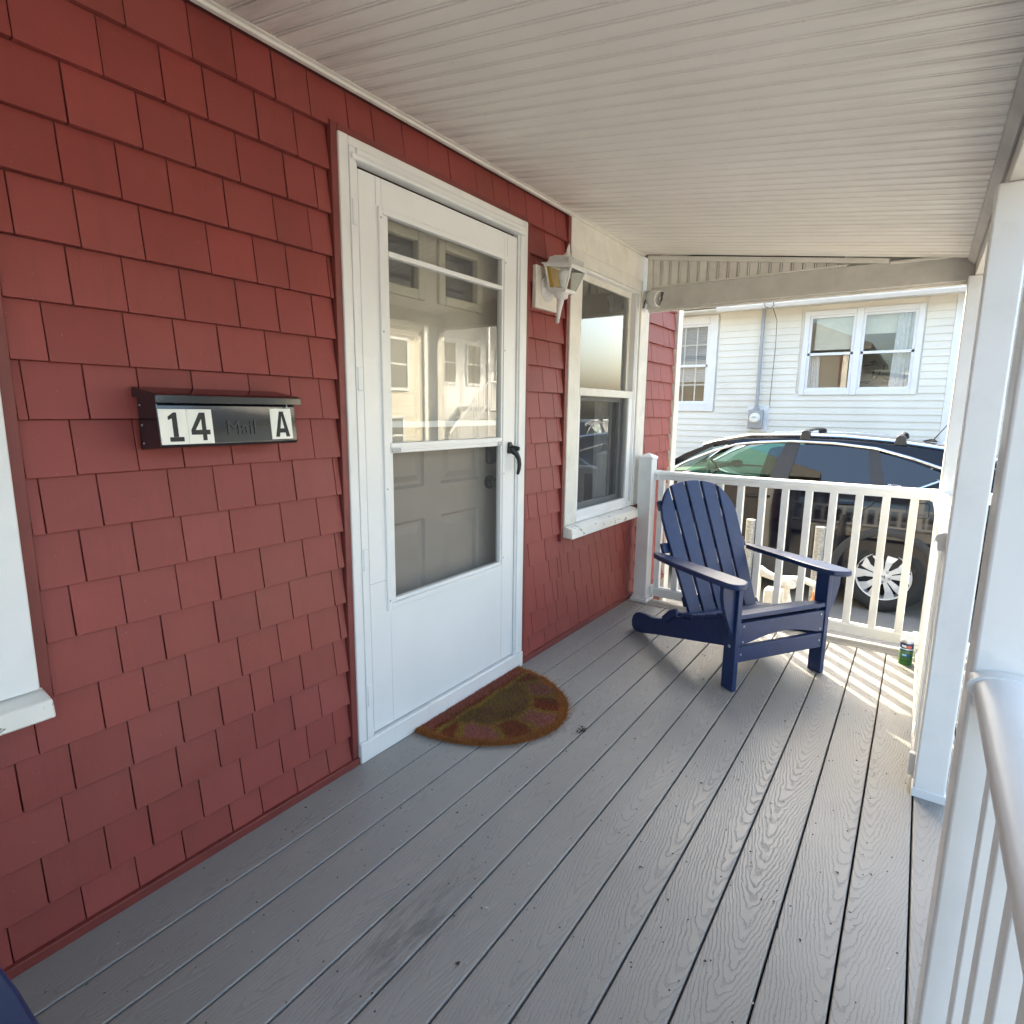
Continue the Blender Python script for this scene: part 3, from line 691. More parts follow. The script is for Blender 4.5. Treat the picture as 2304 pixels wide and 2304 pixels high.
for h, z in ((hb+.004, z0), (ht+.003, z1-.006)):
    for sx_, sy_ in ((1,0),(-1,0),(0,1),(0,-1)):
        if sx_: cg.box(sx_*h-.004, sx_*h+.004, -h-.004, h+.004, z-.004, z+.006)
        else: cg.box(-h+.004, h-.004, sy_*h-.004, sy_*h+.004, z-.004, z+.006)
cg.box(-.048, .048, -.048, .048, z0-.010, z0-.003)
for sx_ in (-1, 1):
    for sy_ in (-1, 1): cg.tube([(sx_*(hb+.003), sy_*(hb+.003), z0), (sx_*(ht+.002), sy_*(ht+.002), z1)], .0055, 6)
cg.build('cage', LW, hd_)
rf = MB(); rows = [sq(.088, .100), sq(.088, .105), sq(.070, .110), sq(.060, .136), sq(.047, .148), sq(.014, .156), sq(.012, .162)]
rf.grid(rows, closed=True); rf.add(rows[0], [(3,2,1,0)]); rf.add(rows[-1], [(0,1,2,3)])
for i in range(-5, 6):                       # ribs on the hood
    for sgn in (-1, 1):
        rf.box(sgn*.0655-.0065, sgn*.0655+.0065, i*.0105-.0018, i*.0105+.0018, .108, .138); rf.box(i*.0105-.0018, i*.0105+.0018, sgn*.0655-.0065, sgn*.0655+.0065, .108, .138)
rf.build('hood', LW, hd_)
f = MB(); f.lathe([(.012,.160),(.013,.166),(.008,.172),(.010,.178),(.006,.196),(.0005,.212)], 12); f.build('finial', LW, hd_, smooth=True)
for (qx, qy, mt, nm) in ((0,-1,'glass','pane'), (1,0,'glass','pane'), (0,1,'glass','pane'), (-1,0,'amber','amber_panel')):
    p = MB()
    if qy: p.add([(-hb,qy*hb,z0),(hb,qy*hb,z0),(ht,qy*ht,z1),(-ht,qy*ht,z1)], [(0,1,2,3)])
    else: p.add([(qx*hb,-hb,z0),(qx*hb,hb,z0),(qx*ht,ht,z1),(qx*ht,-ht,z1)], [(0,1,2,3)])
    p.build(nm, M[mt], hd_)
bb = MB(); bb.lathe([(.013,-.01),(.013,.012),(.016,.022),(.027,.048),(.031,.062),(.029,.078),(.018,.090),(.0005,.094)], 20); bb.build('bulb', M['bulb'], hd_, smooth=True)
bx(-.012, .012, -.014, .014, -.008, .002).build('socket', M['blackmatte'], hd_)

# ================================================================ security camera
cm = thing('security_camera', 'small round white security camera above the window corner', 'camera', (.016, 3.765, 2.020)); cm.scale = (1.4, 1.4, 1.4)
k = MB(); k.m = Matrix.Rotation(math.pi/2, 4, 'Y'); k.lathe([(.030,0),(.030,.010),(.022,.016),(.010,.018),(.010,.03)], 20); k.build('mount', LW, cm, smooth=True)
dirv = Vector((.80, -.52, -.22)).normalized(); q = dirv.to_track_quat('Z', 'Y').to_matrix().to_4x4()
k = MB(); k.m = Matrix.Translation((.026, -.006, -.004)) @ q
k.lathe([(.0005,-.004),(.022,0),(.034,.010),(.037,.024),(.037,.072),(.035,.078),(.031,.079),(.031,.074)], 26, cap=False); k.build('housing', LW, cm, smooth=True)
k = MB(); k.m = Matrix.Translation((.026, -.006, -.004)) @ q; k.lathe([(.031,.0735),(.030,.0745),(.012,.0745),(.0118,.077),(.0005,.0772)], 24, cap=False); k.build('lens_face', M['black'], cm, smooth=True)
k = MB(); k.tube([(.010,-.02,-.01),(.008,-.035,-.03),(.004,-.03,-.05),(.006,-.045,-.052)], .003, 6); k.build('cable', M['blackmatte'], cm)

# ================================================================ door mat
mt_ = thing('doormat', 'half round worn coir doormat in reds and olive before the door', 'doormat', (.020, 1.950, .001))
MA, MBv = .455, .368
from mathutils import noise as mn
def mat_col(x, y):
    w1 = mn.noise(Vector((x*16, y*16, 1.0)))*.016; w2 = mn.noise(Vector((x*16, y*16, 7.0)))*.016
    x, y = x+w1, y+w2
    r = math.hypot(x/MA, y/MBv); a = math.atan2(x/MA, y/MBv)
    n = mn.noise(Vector((x*45, y*45, 3.0)))
    coir = (.46, .17, .05); dred = (.25, .025, .025); pink = (.50, .18, .19); yel = (.46, .32, .06); olive = (.27, .19, .05); brown = (.15, .085, .045); plum = (.25, .115, .11)
    mixc = lambda p, q, f: tuple(u*(1-f)+v*f for u, v in zip(p, q))
    wear = max(0, min(1, .5+1.3*mn.noise(Vector((x*5+2, y*5, 0.0)))))
    if r > .925: c = coir
    elif x < .056: c = mixc((.42, .10, .07), pink, .35+.6*n)
    elif x < .074: c = dred
    elif x < .092: c = yel
    elif r > .62 and x > .10:
        s = a/math.pi*7.0; fr_ = s-math.floor(s)
        if fr_ < .11 or fr_ > .89 or r < .66: c = yel if n > -.25 else olive
        else: c = dred if int(math.floor(s)) % 2 == 0 else pink
        if a < 1.1: c = mixc(c, brown, .55)
        else: c = mixc(c, coir, .18)
    else:
        c = olive
        u = (y+.22)/.44; v = (x-.13)/.13
        if 0 < u < 1 and 0 < v < 1:
            t = u*6; ph = (t-math.floor(t))
            if abs(v-(.5+.42*math.sin(ph*6.28+math.floor(t)*1.7))) < .16: c = mixc(olive, plum, .8)
        c = mixc(c, plum, .45*max(0, n+.2)); c = mixc(c, brown, .75*wear*(1 if y > -.1 else .5))
    return mixc(c, (.20, .11, .055), .16+.30*wear)
MN = NT('coir_fibre'); at = MN.n('ShaderNodeVertexColor'); at.layer_name = 'fibre'
cc = MN.mix(MN.ramp(MN.noise(MN.geo(), 190, 3), .3, .75, 0, .35), at.outputs[0], (.07, .04, .02))
MN.set(Base_Color=cc, Roughness=.95, Specular_IOR_Level=.1); MN.bump(MN.noise(MN.geo(), 700, 2), .8, .003)
def colour_mesh(me, cols):
    ca = me.color_attributes.new('fibre', 'FLOAT_COLOR', 'POINT')
    flat = [];  [flat.extend((*c_, 1.0)) for c_ in cols]
    ca.data.foreach_set('color', flat)
b = MB(); rows = []; NR, NA = 46, 150
for i in range(NR+1):
    rr_ = i/NR; rows.append([(MA*rr_*math.sin(math.pi*j/NA), MBv*rr_*math.cos(math.pi*j/NA), .010 if i < NR else .0) for j in range(NA+1)])
b.grid(rows); o = b.build('backing', MN.mat, mt_)
colour_mesh(o.data, [mat_col(v_.co.x, v_.co.y) for v_ in o.data.vertices])
f = MB(); cols = []; rd = random.Random(3)
def blade(x, y, h, lean, z=.008):
    a = rd.uniform(0, 6.283); w_ = rd.uniform(.0008, .0016); lx, ly = rd.gauss(0, lean), rd.gauss(0, lean)
    dx, dy = math.cos(a)*w_, math.sin(a)*w_
    i = len(f.v); f.v += [(x-dx, y-dy, z), (x+dx, y+dy, z), (x+lx*h, y+ly*h, z+h)]; f.f.append((i, i+1, i+2))
    c_ = mat_col(max(0, x+rd.gauss(0, .006)), y+rd.gauss(0, .006)); g_ = rd.uniform(.6, 1.45); s_ = rd.random()
    if s_ > .93: c_ = (.26, .14, .06)
    cols.extend([tuple(q*g_*.9 for q in c_)]*2 + [tuple(q*g_ for q in c_)])
for _ in range(34000):
    r_ = math.sqrt(rd.random()); a_ = rd.uniform(0, math.pi); blade(MA*r_*math.sin(a_), MBv*r_*math.cos(a_), rd.uniform(.006, .013), .75)
for _ in range(3200):
    a_ = rd.uniform(0, math.pi); r_ = rd.uniform(.96, 1.012); blade(MA*r_*math.sin(a_), MBv*r_*math.cos(a_), rd.uniform(.008, .020), 1.1, rd.uniform(.001, .008))
for _ in range(150):
    a_ = rd.uniform(.5, 2.4); r_ = rd.uniform(1.0, 1.07); blade(MA*r_*math.sin(a_), MBv*r_*math.cos(a_), rd.uniform(.003, .008), 1.6, .0008)
o = f.build('fibres', MN.mat, mt_, kind='stuff'); colour_mesh(o.data, cols)

# ================================================================ adirondack chairs
def make_chair(label, loc, rz):
    NV = M['navy']; t = thing('adirondack_chair', label, 'chair', loc, rz, 'navy slatted porch chairs')
    for s in (-1, 1):
        bx(-.037, .037, s*.268, s*.294, 0, .512).build('leg', NV, t, bevel=.003)
        # stringer that sweeps back to the rear foot
        pf_ = [(.010,.345),(-.10,.316),(-.22,.268),(-.34,.228),(-.45,.208),(-.52,.180),(-.57,.150),(-.64,.132),(-.71,.130),(-.765,.124),(-.80,.112),(-.828,.085),(-.840,.05),(-.835,.018),(-.815,.003),(-.78,0),(-.73,.008),(-.60,.046),(-.45,.086),(-.25,.138),(-.08,.184),(.010,.200)]
        m = MB(); m.prism(pf_, s*.239, s*.2655, 'y'); m.build('stringer', NV, t, bevel=.004, fix=True)
        # armrest, rounded at the front, tapering to the back
        ap = [(.085,s*.30),(.094,s*.325),(.090,s*.35),(.074,s*.368),(.045,s*.378),(-.10,s*.382),(-.30,s*.378),(-.45,s*.366),(-.535,s*.350),(-.562,s*.334),(-.566,s*.316),(-.552,s*.302),(-.50,s*.292),(-.35,s*.280),(-.10,s*.262),(.02,s*.258),(.060,s*.270)]
        m = MB(); m.prism(ap, .513, .540, 'z'); m.build('armrest', NV, t, bevel=.006, seg=3, fix=True)
        bp = [(.2945,.511),(.372,.511),(.370,.46),(.362,.42),(.345,.37),(.325,.325),(.305,.285),(.2945,.262)]
        m = MB(); m.prism([(s*a_, z_) for a_, z_ in bp], -.004, .020, 'x'); m.build('arm_bracket', NV, t, bevel=.003, fix=True)
        m = MB()
        for (x, z) in ((.0, .215), (.0, .275), (-.02, .49)): 
            q = MB(); q.m = Matrix.Translation((x, s*.294, z)) @ Matrix.Rotation(-s*math.pi/2, 4, 'X'); q.lathe([(.008,0),(.007,.003),(.001,.0045)], 10, cap=False); m.add(q.v, q.f)
        m.build('bolt', M['steel'] if s < 0 else NV, t)
        hp = [(-.50,.155),(-.44,.205),(-.40,.235),(-.42,.26),(-.47,.235),(-.53,.18)]
        m = MB(); m.prism(hp, s*.266, s*.284, 'y'); m.build('fold_link', NV, t, bevel=.003, fix=True)
    # seat slats on the curve of the stringers
    xs = [(.034,.350,-.10),(-.056,.330,-.30),(-.136,.300,-.38),(-.214,.268,-.35),(-.292,.243,-.24),(-.368,.226,-.17)]
    for (x, z, sl__) in xs:
        m = bx(-.069, 0, -.268, .268, 0, .022); o = m.build('seat_slat', NV, t, bevel=.004, seg=3, loc=(x, 0, z)); o.rotation_euler = (0, math.atan(sl__), 0)
    # front apron (arched) and stretcher
    arc = [(-.266,.222)] + [(-.225+.45*i/14, .228+.034*math.sin(math.pi*i/14)) for i in range(15)] + [(.266,.222),(.266,.333),(-.266,.333)]
    m = MB(); m.prism(arc, .010, .032, 'x'); m.build('apron', NV, t, bevel=.002, fix=True)
    bx(.004, .030, -.2675, .2675, .140, .216).build('stretcher', NV, t, bevel=.003)
    # back slats fanned, rounded crown
    base = Vector((-.375, 0, .215)); ang = math.atan2(.335, .685)
    topl = lambda yy: .762 - 1.15*yy*yy - 8.0*max(0, abs(yy)-.15)**2
    for i in range(5):
        cb = (i-2)*.0935; ctp = (i-2)*.1085; hb_ = .0388; ht_ = .0462
        pts = [(cb-hb_, 0), (cb+hb_, 0)]; n_ = 8
        edge_r = [(ctp+ht_*1.0)]
        up_ = []
        for k in range(n_+1):
            yy = ctp+ht_-2*ht_*k/n_; up_.append((yy, topl(yy)))
        if i == 0:   up_[-1] = (up_[-1][0]+.004, up_[-1][1]-.03)
        if i == 4:   up_[0] = (up_[0][0]-.004, up_[0][1]-.03)
        pts = pts + [(cb+hb_+(ctp+ht_-cb-hb_)*.8, up_[0][1]*.82)] + up_ + [(cb-hb_+(ctp-ht_-cb+hb_)*.8, up_[-1][1]*.82)]
        m = MB(); m.prism(pts, 0, .021, 'x')
        m2 = MB(); m2.m = Matrix.Translation(base) @ Matrix.Rotation(-ang, 4, 'Y'); m2.add(m.v, m.f)
        m2.build('back_slat', NV, t, bevel=.004, seg=3, fix=True)
    for (zz, hw_) in ((.06, .225), (.36, .285), (.60, .245)):
        m = MB(); m.m = Matrix.Translation(base) @ Matrix.Rotation(-ang, 4, 'Y'); m.box(-.026, -.001, -hw_, hw_, zz, zz+.055); m.build('back_rail', NV, t, bevel=.003)
    so_ = None
    for (x_, y_, z_) in ((.0325,-.245,.315),(.0325,-.245,.240),(.0325,.245,.315),(.0325,.245,.240),(.0305,-.25,.178),(.0305,.25,.178)):
        if so_ is None:
            q = MB(); q.m = Matrix.Rotation(math.pi/2, 4, 'Y'); q.lathe([(.0055,0),(.005,.0012),(.0005,.0016)], 10, cap=False); so_ = q.build('screw', M['steel'], t, loc=(x_, y_, z_))
        else:
            o_ = so_.copy(); col.objects.link(o_); o_.location = (x_, y_, z_)
    return t
ch = make_chair('navy blue slatted chair at the far end of the porch', (1.105, 2.965, 0), math.atan2(-.545, .838))
c2 = copy_tree(ch); c2.location = (.80, -.208, 0); c2.rotation_euler = (0, 0, R(1.5))
c2['label'] = 'navy blue chair arm cut off at the bottom left corner of the picture'

# ================================================================ spray can
can = thing('spray_can', 'green aerosol spray can at the foot of the far corner post', 'can', (1.632, 3.580, 0))
GR = NT('green_can_print'); gz = GR.n('ShaderNodeSeparateXYZ', i0=GR.coord()).outputs[2]
gx = GR.n('ShaderNodeSeparateXYZ', i0=GR.coord()).outputs[0]
cr = GR.n('ShaderNodeValToRGB'); cr.color_ramp.interpolation = 'CONSTANT'
els = [(0, (.03, .16, .02)), (.10, (.05, .15, .04)), (.15, (.02, .09, .02)), (.20, (.045, .14, .035)), (.44, (.10, .20, .06)), (.60, (.02, .06, .16)), (.66, (.6, .75, .8)), (.70, (.01, .03, .09)), (.93, (.4, .4, .42))]
cr.color_ramp.elements[0].position = 0; cr.color_ramp.elements[0].color = (*els[0][1], 1); cr.color_ramp.elements[1].position = els[1][0]; cr.color_ramp.elements[1].color = (*els[1][1], 1)
for p_, c_ in els[2:]: e = cr.color_ramp.elements.new(p_); e.color = (*c_, 1)
wv = GR.math('MULTIPLY_ADD', GR.math('MULTIPLY', gx, gx), 12.0, GR.math('DIVIDE', gz, .128))
GR.t.links.new(wv, cr.inputs[0]); GR.set(Base_Color=cr.outputs[0], Roughness=.3, Metallic=.2)
k = MB(); k.lathe([(.029,0),(.031,.002),(.031,.124),(.029,.128)], 28); k.build('body', GR.mat, can, smooth=True)
k = MB(); k.lathe([(.030,.128),(.031,.131),(.027,.138),(.018,.146),(.013,.148),(.013,.151)], 24); k.build('shoulder', M['alloy'], can, smooth=True)
k = MB(); k.lathe([(.012,.151),(.012,.158),(.007,.163),(.006,.170),(.001,.171)], 16); k.build('nozzle', WH, can, smooth=True)
cdir = Vector((1.5808-1.632, -3.58)).normalized()
import math as _m
def label_strip(name, mat, a0, a1, z0, z1, r=.0316):
    base_a = _m.atan2(-3.58, -.051); rows = []
    for z in (z0, z1): rows.append([(r*_m.cos(base_a+a0+(a1-a0)*i/8), r*_m.sin(base_a+a0+(a1-a0)*i/8), z) for i in range(9)])
    MB().grid(rows).build(name, mat, can)
label_strip('label_mark', plain('label_white', (.75, .75, .78), .4), -.75, -.05, .096, .108)
label_strip('label_mark', plain('label_red', (.55, .09, .06), .4), -.02, .75, .094, .106)
label_strip('label_mark', plain('label_blue', (.02, .10, .32), .4), -.7, .6, .046, .064)
label_strip('label_mark', plain('label_pale', (.35, .65, .8), .4), -.55, .1, .051, .060, .0319)
# ================================================================ debris on the deck
DB = plain('leaf_litter', (.05, .04, .03), .9); DL = plain('pale_litter', (.45, .43, .40), .9)
rd = random.Random(11); m1 = MB(); m2 = MB()
for i in range(900):
    x = rd.uniform(.03, 1.66); y = rd.uniform(.1, 3.6); s = rd.uniform(.0012, .0042) if i > 60 else rd.uniform(.004, .007); a = rd.uniform(0, 6.28)
    if 1.57 < y < 2.33 and x < .5: continue
    m = m1 if rd.random() < .7 else m2; c_, s_ = math.cos(a)*s, math.sin(a)*s; asp = rd.uniform(.25, .9)
    m.add([(x-c_, y-s_, .0015), (x+s_*asp, y-c_*asp, .0015+s*.3), (x+c_, y+s_, .0015), (x-s_*asp, y+c_*asp, .0015+s*.5)], [(0,1,2),(0,2,3)])
lt = m1.build('litter', DB); tag(lt, 'dark specks and crumbs of dirt scattered over the grey deck boards', 'litter', kind='stuff')
lt = m2.build('litter', DL); tag(lt, 'pale specks scattered over the grey deck boards', 'litter', kind='stuff')
# grey droppings near the mat
k = MB(); rd = random.Random(5)
for i in range(14):
    x = .565+rd.gauss(0, .010); y = 1.99+rd.gauss(0, .010); k.tube([(x,y,.003),(x+rd.gauss(0,.006),y+rd.gauss(0,.006),.006)], .0028, 5)
tag(k.build('dirt_clump', DB), 'small dark clump of dirt on the deck right of the mat', 'dirt')

# ================================================================ bollards and gas pipes in the driveway
for (x, y, lb) in ((.397, 5.5, 'galvanised pipe bollard seen between the railing bars above the chair arm'), (.958, 5.5, 'galvanised pipe bollard nearer the car wheel behind the railing')):
    t = thing('bollard', lb, 'bollard', (x, y, GZ), 0, 'steel pipe bollards in the driveway')
    k = MB(); k.lathe([(.039,0),(.039,.930),(.034,.930)], 22); k.build('pipe', M['galv'], t, smooth=True)
    k = MB(); k.lathe([(.0345,.915),(.030,.926),(.0005,.934)], 18, cap=False); k.build('concrete_fill', M['sand'], t)
gp = thing('gas_pipework', 'white painted gas pipe fittings low behind the railing', 'pipes', (.75, 4.95, GZ))
P_ = M['pipe']
k = MB(); k.tube([(-.18,0,.62),(-.13,0,.625),(-.10,0,.60),(-.02,0,.575),(.03,0,.575)], [.028,.032,.036,.026,.024], 12); k.build('pipe', P_, gp, smooth=True)
k = MB(); k.lathe([(.05,-.02),(.062,.0),(.060,.03),(.045,.05),(.0005,.055)], 18, (.085,0,.535)); k.build('regulator', P_, gp, smooth=True)
k = MB(); k.tube([(.03,0,.57),(.15,0,.585),(.175,0,.588)], [.030,.030,.038], 12); k.tube([(.175,0,.588),(.185,0,.588)], .044, 12); k.build('pipe', P_, gp, smooth=True)
k = MB(); k.tube([(.07,0,.54),(.075,0,.47),(.085,0,.40),(.10,0,.0)], [.030,.024,.034,.024], 12); k.build('riser', P_, gp, smooth=True)
k = MB(); k.tube([(-.15,0,.60),(-.145,0,.50),(-.15,0,.0)], [.028,.026,.024], 12); k.build('riser', P_, gp, smooth=True)
k = MB(); k.tube([(.19,.02,.588),(.28,.04,.55),(.33,.05,.52)], [.024,.028,.026], 12); k.build('pipe', P_, gp, smooth=True)
k = MB(); k.tube([(.27,.04,.50),(.275,.04,.45),(.265,.03,.41)], [.016,.020,.026], 12); k.build('brass_valve', M['brass'], gp, smooth=True)
k = MB(); k.tube([(.275,.04,.54),(.28,.04,0)], .018, 12); k.build('riser', P_, gp, smooth=True)
bx(-.10, .03, .02, .16, .30, .46).build('meter_box', P_, gp, bevel=.02, seg=3)

# ================================================================ parked car
def make_car(label, loc, rz):
    t = thing('parked_car', label, 'car', loc, rz, 'parked cars')
    CPn, CL = M['carpaint'], M['clad']
    # local: x to the rear, y=0 centre line, near side at -y, z from the ground
    B = lambda x: 1.195 + .012*x                      # belt line height
    def plan(x):                                     # width factor
        if x > 1.9: return 1-.20*((x-1.9)/.45)**2
        if x < -1.6: return 1-.22*((x+1.6)/.6)**2
        return 1.0
    top = [(-2.18,.62),(-2.16,.80),(-2.05,.90),(-1.7,.98),(-1.3,1.03),(-1.02,1.075),(-.95,1.10)]
    body_x = [-2.19,-2.17,-2.10,-1.95,-1.75,-1.5,-1.25,-1.0,-.8,-.5,-.1,.4,.9,1.2,1.5,1.8,2.0,2.15,2.26,2.33,2.36]
    def hood(x):
        if x >= -.95: return B(x)
        for (a, za), (b_, zb_) in zip(top[:-1], top[1:]):
            if a <= x <= b_: return za+(zb_-za)*(x-a)/(b_-a)
        return top[0][1]
    rows = []
    for x in body_x:
        p = plan(x); h = hood(x); lo = .24 if -2.0 < x < 2.2 else .30
        if x > 2.2: h = B(x)-.10*((x-2.2)/.16)
        W_ = .910*p
        pts = [(W_*.90, lo), (W_*.97, lo+.05), (W_*.99, .45), (W_*.985, .52), (W_*1.0, .66), (W_*1.0, .80), (W_*.992, .93), (W_*.985, min(.985, h-.02)), (W_*.965, min(1.08, h-.012)), (W_*.945, h-.006), (W_*.90, h+.004), (W_*.5, h+.014), (0, h+.02)]
        full = [(x, -a, z) for a, z in pts] + [(x, a, z) for a, z in pts[-2::-1]]
        rows.append(full)
    m = MB(); m.grid(rows, closed=True); n = len(rows[0])
    m.add(rows[0], [tuple(range(n))]); m.add(rows[-1], [tuple(range(n))[::-1]])
    o = m.build('body', CPn, t, fix=True)
    bm = bmesh.new(); bm.from_mesh(o.data); bmesh.ops.remove_doubles(bm, verts=bm.verts, dist=1e-4); bmesh.ops.recalc_face_normals(bm, faces=bm.faces); bm.to_mesh(o.data); bm.free()
    cut = MB()
    for xw in (-1.203, 1.417):
        for s in (-1, 1):
            cm_ = MB(); cm_.m = Matrix.Translation((xw, s*.80, .352)) @ Matrix.Rotation(math.pi/2, 4, 'X'); cm_.lathe([(.415,-.25),(.415,.25)], 40); cut.add(cm_.v, cm_.f)
    co = cut.build('cutter', CL, fix=True)
    md = o.modifiers.new('b', 'BOOLEAN'); md.object = co; md.operation = 'DIFFERENCE'; md.solver = 'EXACT'
    dg = bpy.context.evaluated_depsgraph_get(); dg.update()
    nm = bpy.data.meshes.new_from_object(o.evaluated_get(dg)); o.modifiers.clear(); o.data = nm
    bpy.data.objects.remove(co)
    for p in nm.polygons: p.use_smooth = True
    try: nm.set_sharp_from_angle(angle=R(28))
    except Exception: pass
    if len(nm.materials) == 0: nm.materials.append(CPn)
    RE = lambda x: 1.585 - .030*((x-.55)/1.2)**2 - (.16*max(0, (-.25-x))/.5)     # side roof edge
    def hw(x, z):                                      # greenhouse half width
        return .872 - max(0, (z-1.19))*.50
    # roof shell
    rp_ = [(-.95,1.165,1.16),(-.746,1.335,1.315),(-.585,1.437,1.42),(-.428,1.521,1.50),(-.308,1.564,1.54),(-.172,1.606,1.575),(.059,1.648,1.605),(.5,1.668,1.622),(.94,1.672,1.620),(1.35,1.648,1.592),(1.78,1.590,1.535),(2.08,1.535,1.480),(2.22,1.490,1.450)]
    rows = []
    for (x, zc_, ze_) in rp_[4:]:
        we = hw(x, ze_); rows.append([(x, -we, ze_-.035), (x, -we+.012, ze_-.008), (x, -we+.04, ze_+.012), (x, -we*.72, zc_-.012), (x, -we*.4, zc_-.003), (x, 0, zc_), (x, we*.4, zc_-.003), (x, we*.72, zc_-.012), (x, we-.04, ze_+.012), (x, we-.012, ze_-.008), (x, we, ze_-.035)])
    m = MB(); m.grid(rows); m.build('roof', CPn, t, smooth=True, solid=.02, fix=True)
    # silver roof rails
    for s in (-1, 1):
        m = MB(); m.tube([(x, s*(hw(x, ze_)-.055), ze_+(.030 if 2 < i < 8 else .012)) for i, (x, zc_, ze_) in enumerate(rp_[3:12])], .020, 8); m.build('roof_rail', M['chrome'], t, smooth=True)
        for x in (.60, 1.42):
            m = MB(); m.prism([(x-.055,1.605-(.02 if x > 1 else 0)),(x+.055,1.605-(.02 if x > 1 else 0)),(x+.040,1.690-(.025 if x > 1 else 0)),(x+.018,1.708-(.025 if x > 1 else 0)),(x-.018,1.708-(.025 if x > 1 else 0)),(x-.040,1.690-(.025 if x > 1 else 0))], s*.56, s*.66, 'y'); m.build('rack_foot', M['clad'], t, bevel=.01, seg=3, fix=True)
    for x, z in ((.60, 1.700), (1.42, 1.675)):
        m = MB(); m.tube([(x, -.58, z), (x, 0, z+.012), (x, .58, z)], .016, 8); m.build('rack_bar', M['clad'], t, smooth=True)
    m = MB(); m.prism([(1.58,1.615),(1.72,1.605),(1.70,1.632),(1.66,1.640)], -.03, .03, 'y'); m.build('antenna_base', CPn, t, bevel=.008, fix=True)
    m = MB(); m.tube([(1.68,0,1.63),(1.79,0,1.80)], [.006,.004], 6); m.build('antenna', M['blackmatte'], t)
    # side glass and pillars on the tumblehome
    def panel(name, poly, mat, off, thick, sides=(-1, 1), bevel=0):
        for s in sides:
            m = MB(); n = len(poly)
            vs = [(x, s*(hw(x, z)+off), z) for x, z in poly] + [(x, s*(hw(x, z)+off-thick), z) for x, z in poly]
            m.add(vs, [tuple(range(n)), tuple(range(n, 2*n))[::-1]] + [(i, (i+1) % n, n+(i+1) % n, n+i) for i in range(n)])
            m.build(name, mat, t, fix=True, bevel=bevel, seg=1)
    panel('front_window', [(-.60,1.20),(-.40,1.352),(-.238,1.432),(-.005,1.514),(.236,1.552),(.43,1.563),(.335,1.20)], M['carglass'], -.010, .004)
    panel('rear_window', [(.500,1.20),(.555,1.562),(.813,1.565),(1.17,1.540),(1.235,1.20)], M['darkglass'], -.010, .004)
    panel('quarter_window', [(1.345,1.205),(1.255,1.515),(1.51,1.452),(1.80,1.345),(1.74,1.300),(1.58,1.205)], M['darkglass'], -.008, .004)
    panel('pillar', [(.32,1.19),(.425,1.575),(.56,1.575),(.50,1.19)], M['clad'], -.002, .03)
    panel('pillar', [(1.23,1.19),(1.165,1.555),(1.258,1.535),(1.352,1.19)], M['clad'], -.002, .03)
    panel('pillar', [(-.98,1.17),(-.60,1.42),(-.30,1.558),(-.22,1.565),(-.50,1.40),(-.86,1.17)], CPn, -.004, .04)
    panel('pillar', [(1.56,1.18),(1.78,1.31),(1.84,1.345),(1.26,1.53),(1.26,1.60),(1.80,1.545),(2.10,1.47),(2.26,1.20),(2.2,1.15)], CPn, -.003, .03)
    panel('pillar', [(-.30,1.530),(.0,1.530),(.25,1.560),(.56,1.572),(1.20,1.548),(1.27,1.53),(1.27,1.60),(.5,1.625),(0,1.60),(-.3,1.56)], CPn, -.006, .03)
    # chrome line over the windows and up the rear corner
    ct = [(-.86,1.165),(-.719,1.235),(-.484,1.372),(-.289,1.463),(-.054,1.540),(.174,1.572),(.493,1.592),(.877,1.585),(1.231,1.552),(1.508,1.480),(1.84,1.372),(1.85,1.345),(1.77,1.295),(1.585,1.200)]
    for s in (-1, 1):
        m = MB(); m.tube([(x, s*(hw(x, z)+.004), z) for x, z in ct], .0125, 6); m.build('chrome_strip', M['chrome'], t, smooth=True)
        m = MB(); m.tube([(-.80, s*.872, 1.192), (.4, s*.878, 1.198), (1.58, s*.876, 1.202)], .009, 6); m.build('belt_strip', CL, t, smooth=True)
    # windscreen and tailgate glass
    wsl = MB(); wsl.add([(-.97,-.80,1.12),(-.97,.80,1.12),(-.31,.66,1.555),(-.31,-.66,1.555)], [(0,1,2,3)]); wsl.build('windscreen', M['carglass'], t)
    m = MB(); m.add([(2.30,-.74,1.16),(2.30,.74,1.16),(2.17,.62,1.46),(2.17,-.62,1.46)], [(0,1,2,3)]); m.build('tailgate_glass', M['darkglass'], t)
    # interior
    for (x, nm_) in ((.10, 'seat'), (.95, 'seat')):
        for s in (-1, 1):
            m = MB(); m.prism([(x+.16,.85),(x+.05,.85),(x-.35,.88),(x-.36,.98),(x+.02,1.0),(x+.12,1.38),(x+.16,1.52),(x+.24,1.50),(x+.25,1.36)], s*.16, s*.62, 'y'); m.build(nm_, M['interior'], t, bevel=.03, fix=True)
    m = MB(); m.prism([(-.95,1.10),(-.55,1.10),(-.42,1.16),(-.50,1.235),(-.80,1.22)], -.78, .78, 'y'); m.build('dashboard', M['interior'], t, bevel=.02, fix=True)
    sw = MB(); sw.m = Matrix.Translation((-.36, -.36, 1.17)) @ Matrix.Rotation(R(65), 4, 'Y'); sw.tube([(.18*math.cos(a/16*6.2832), .18*math.sin(a/16*6.2832), 0) for a in range(17)], .014, 6); sw.build('steering_wheel', M['interior'], t)
    for s in (-1, 1):
        m = MB(); m.prism([(-.56,1.12),(-.42,1.11),(-.38,1.15),(-.39,1.22),(-.43,1.255),(-.52,1.24),(-.56,1.19)], s*.93, s*1.06, 'y'); m.build('mirror', CPn if s < 0 else M['clad'], t, bevel=.02, seg=3, fix=True)
        m = MB(); m.prism([(-.31,1.21),(-.285,1.25),(-.295,1.325),(-.33,1.35)], s*.94, s*1.05, 'y')
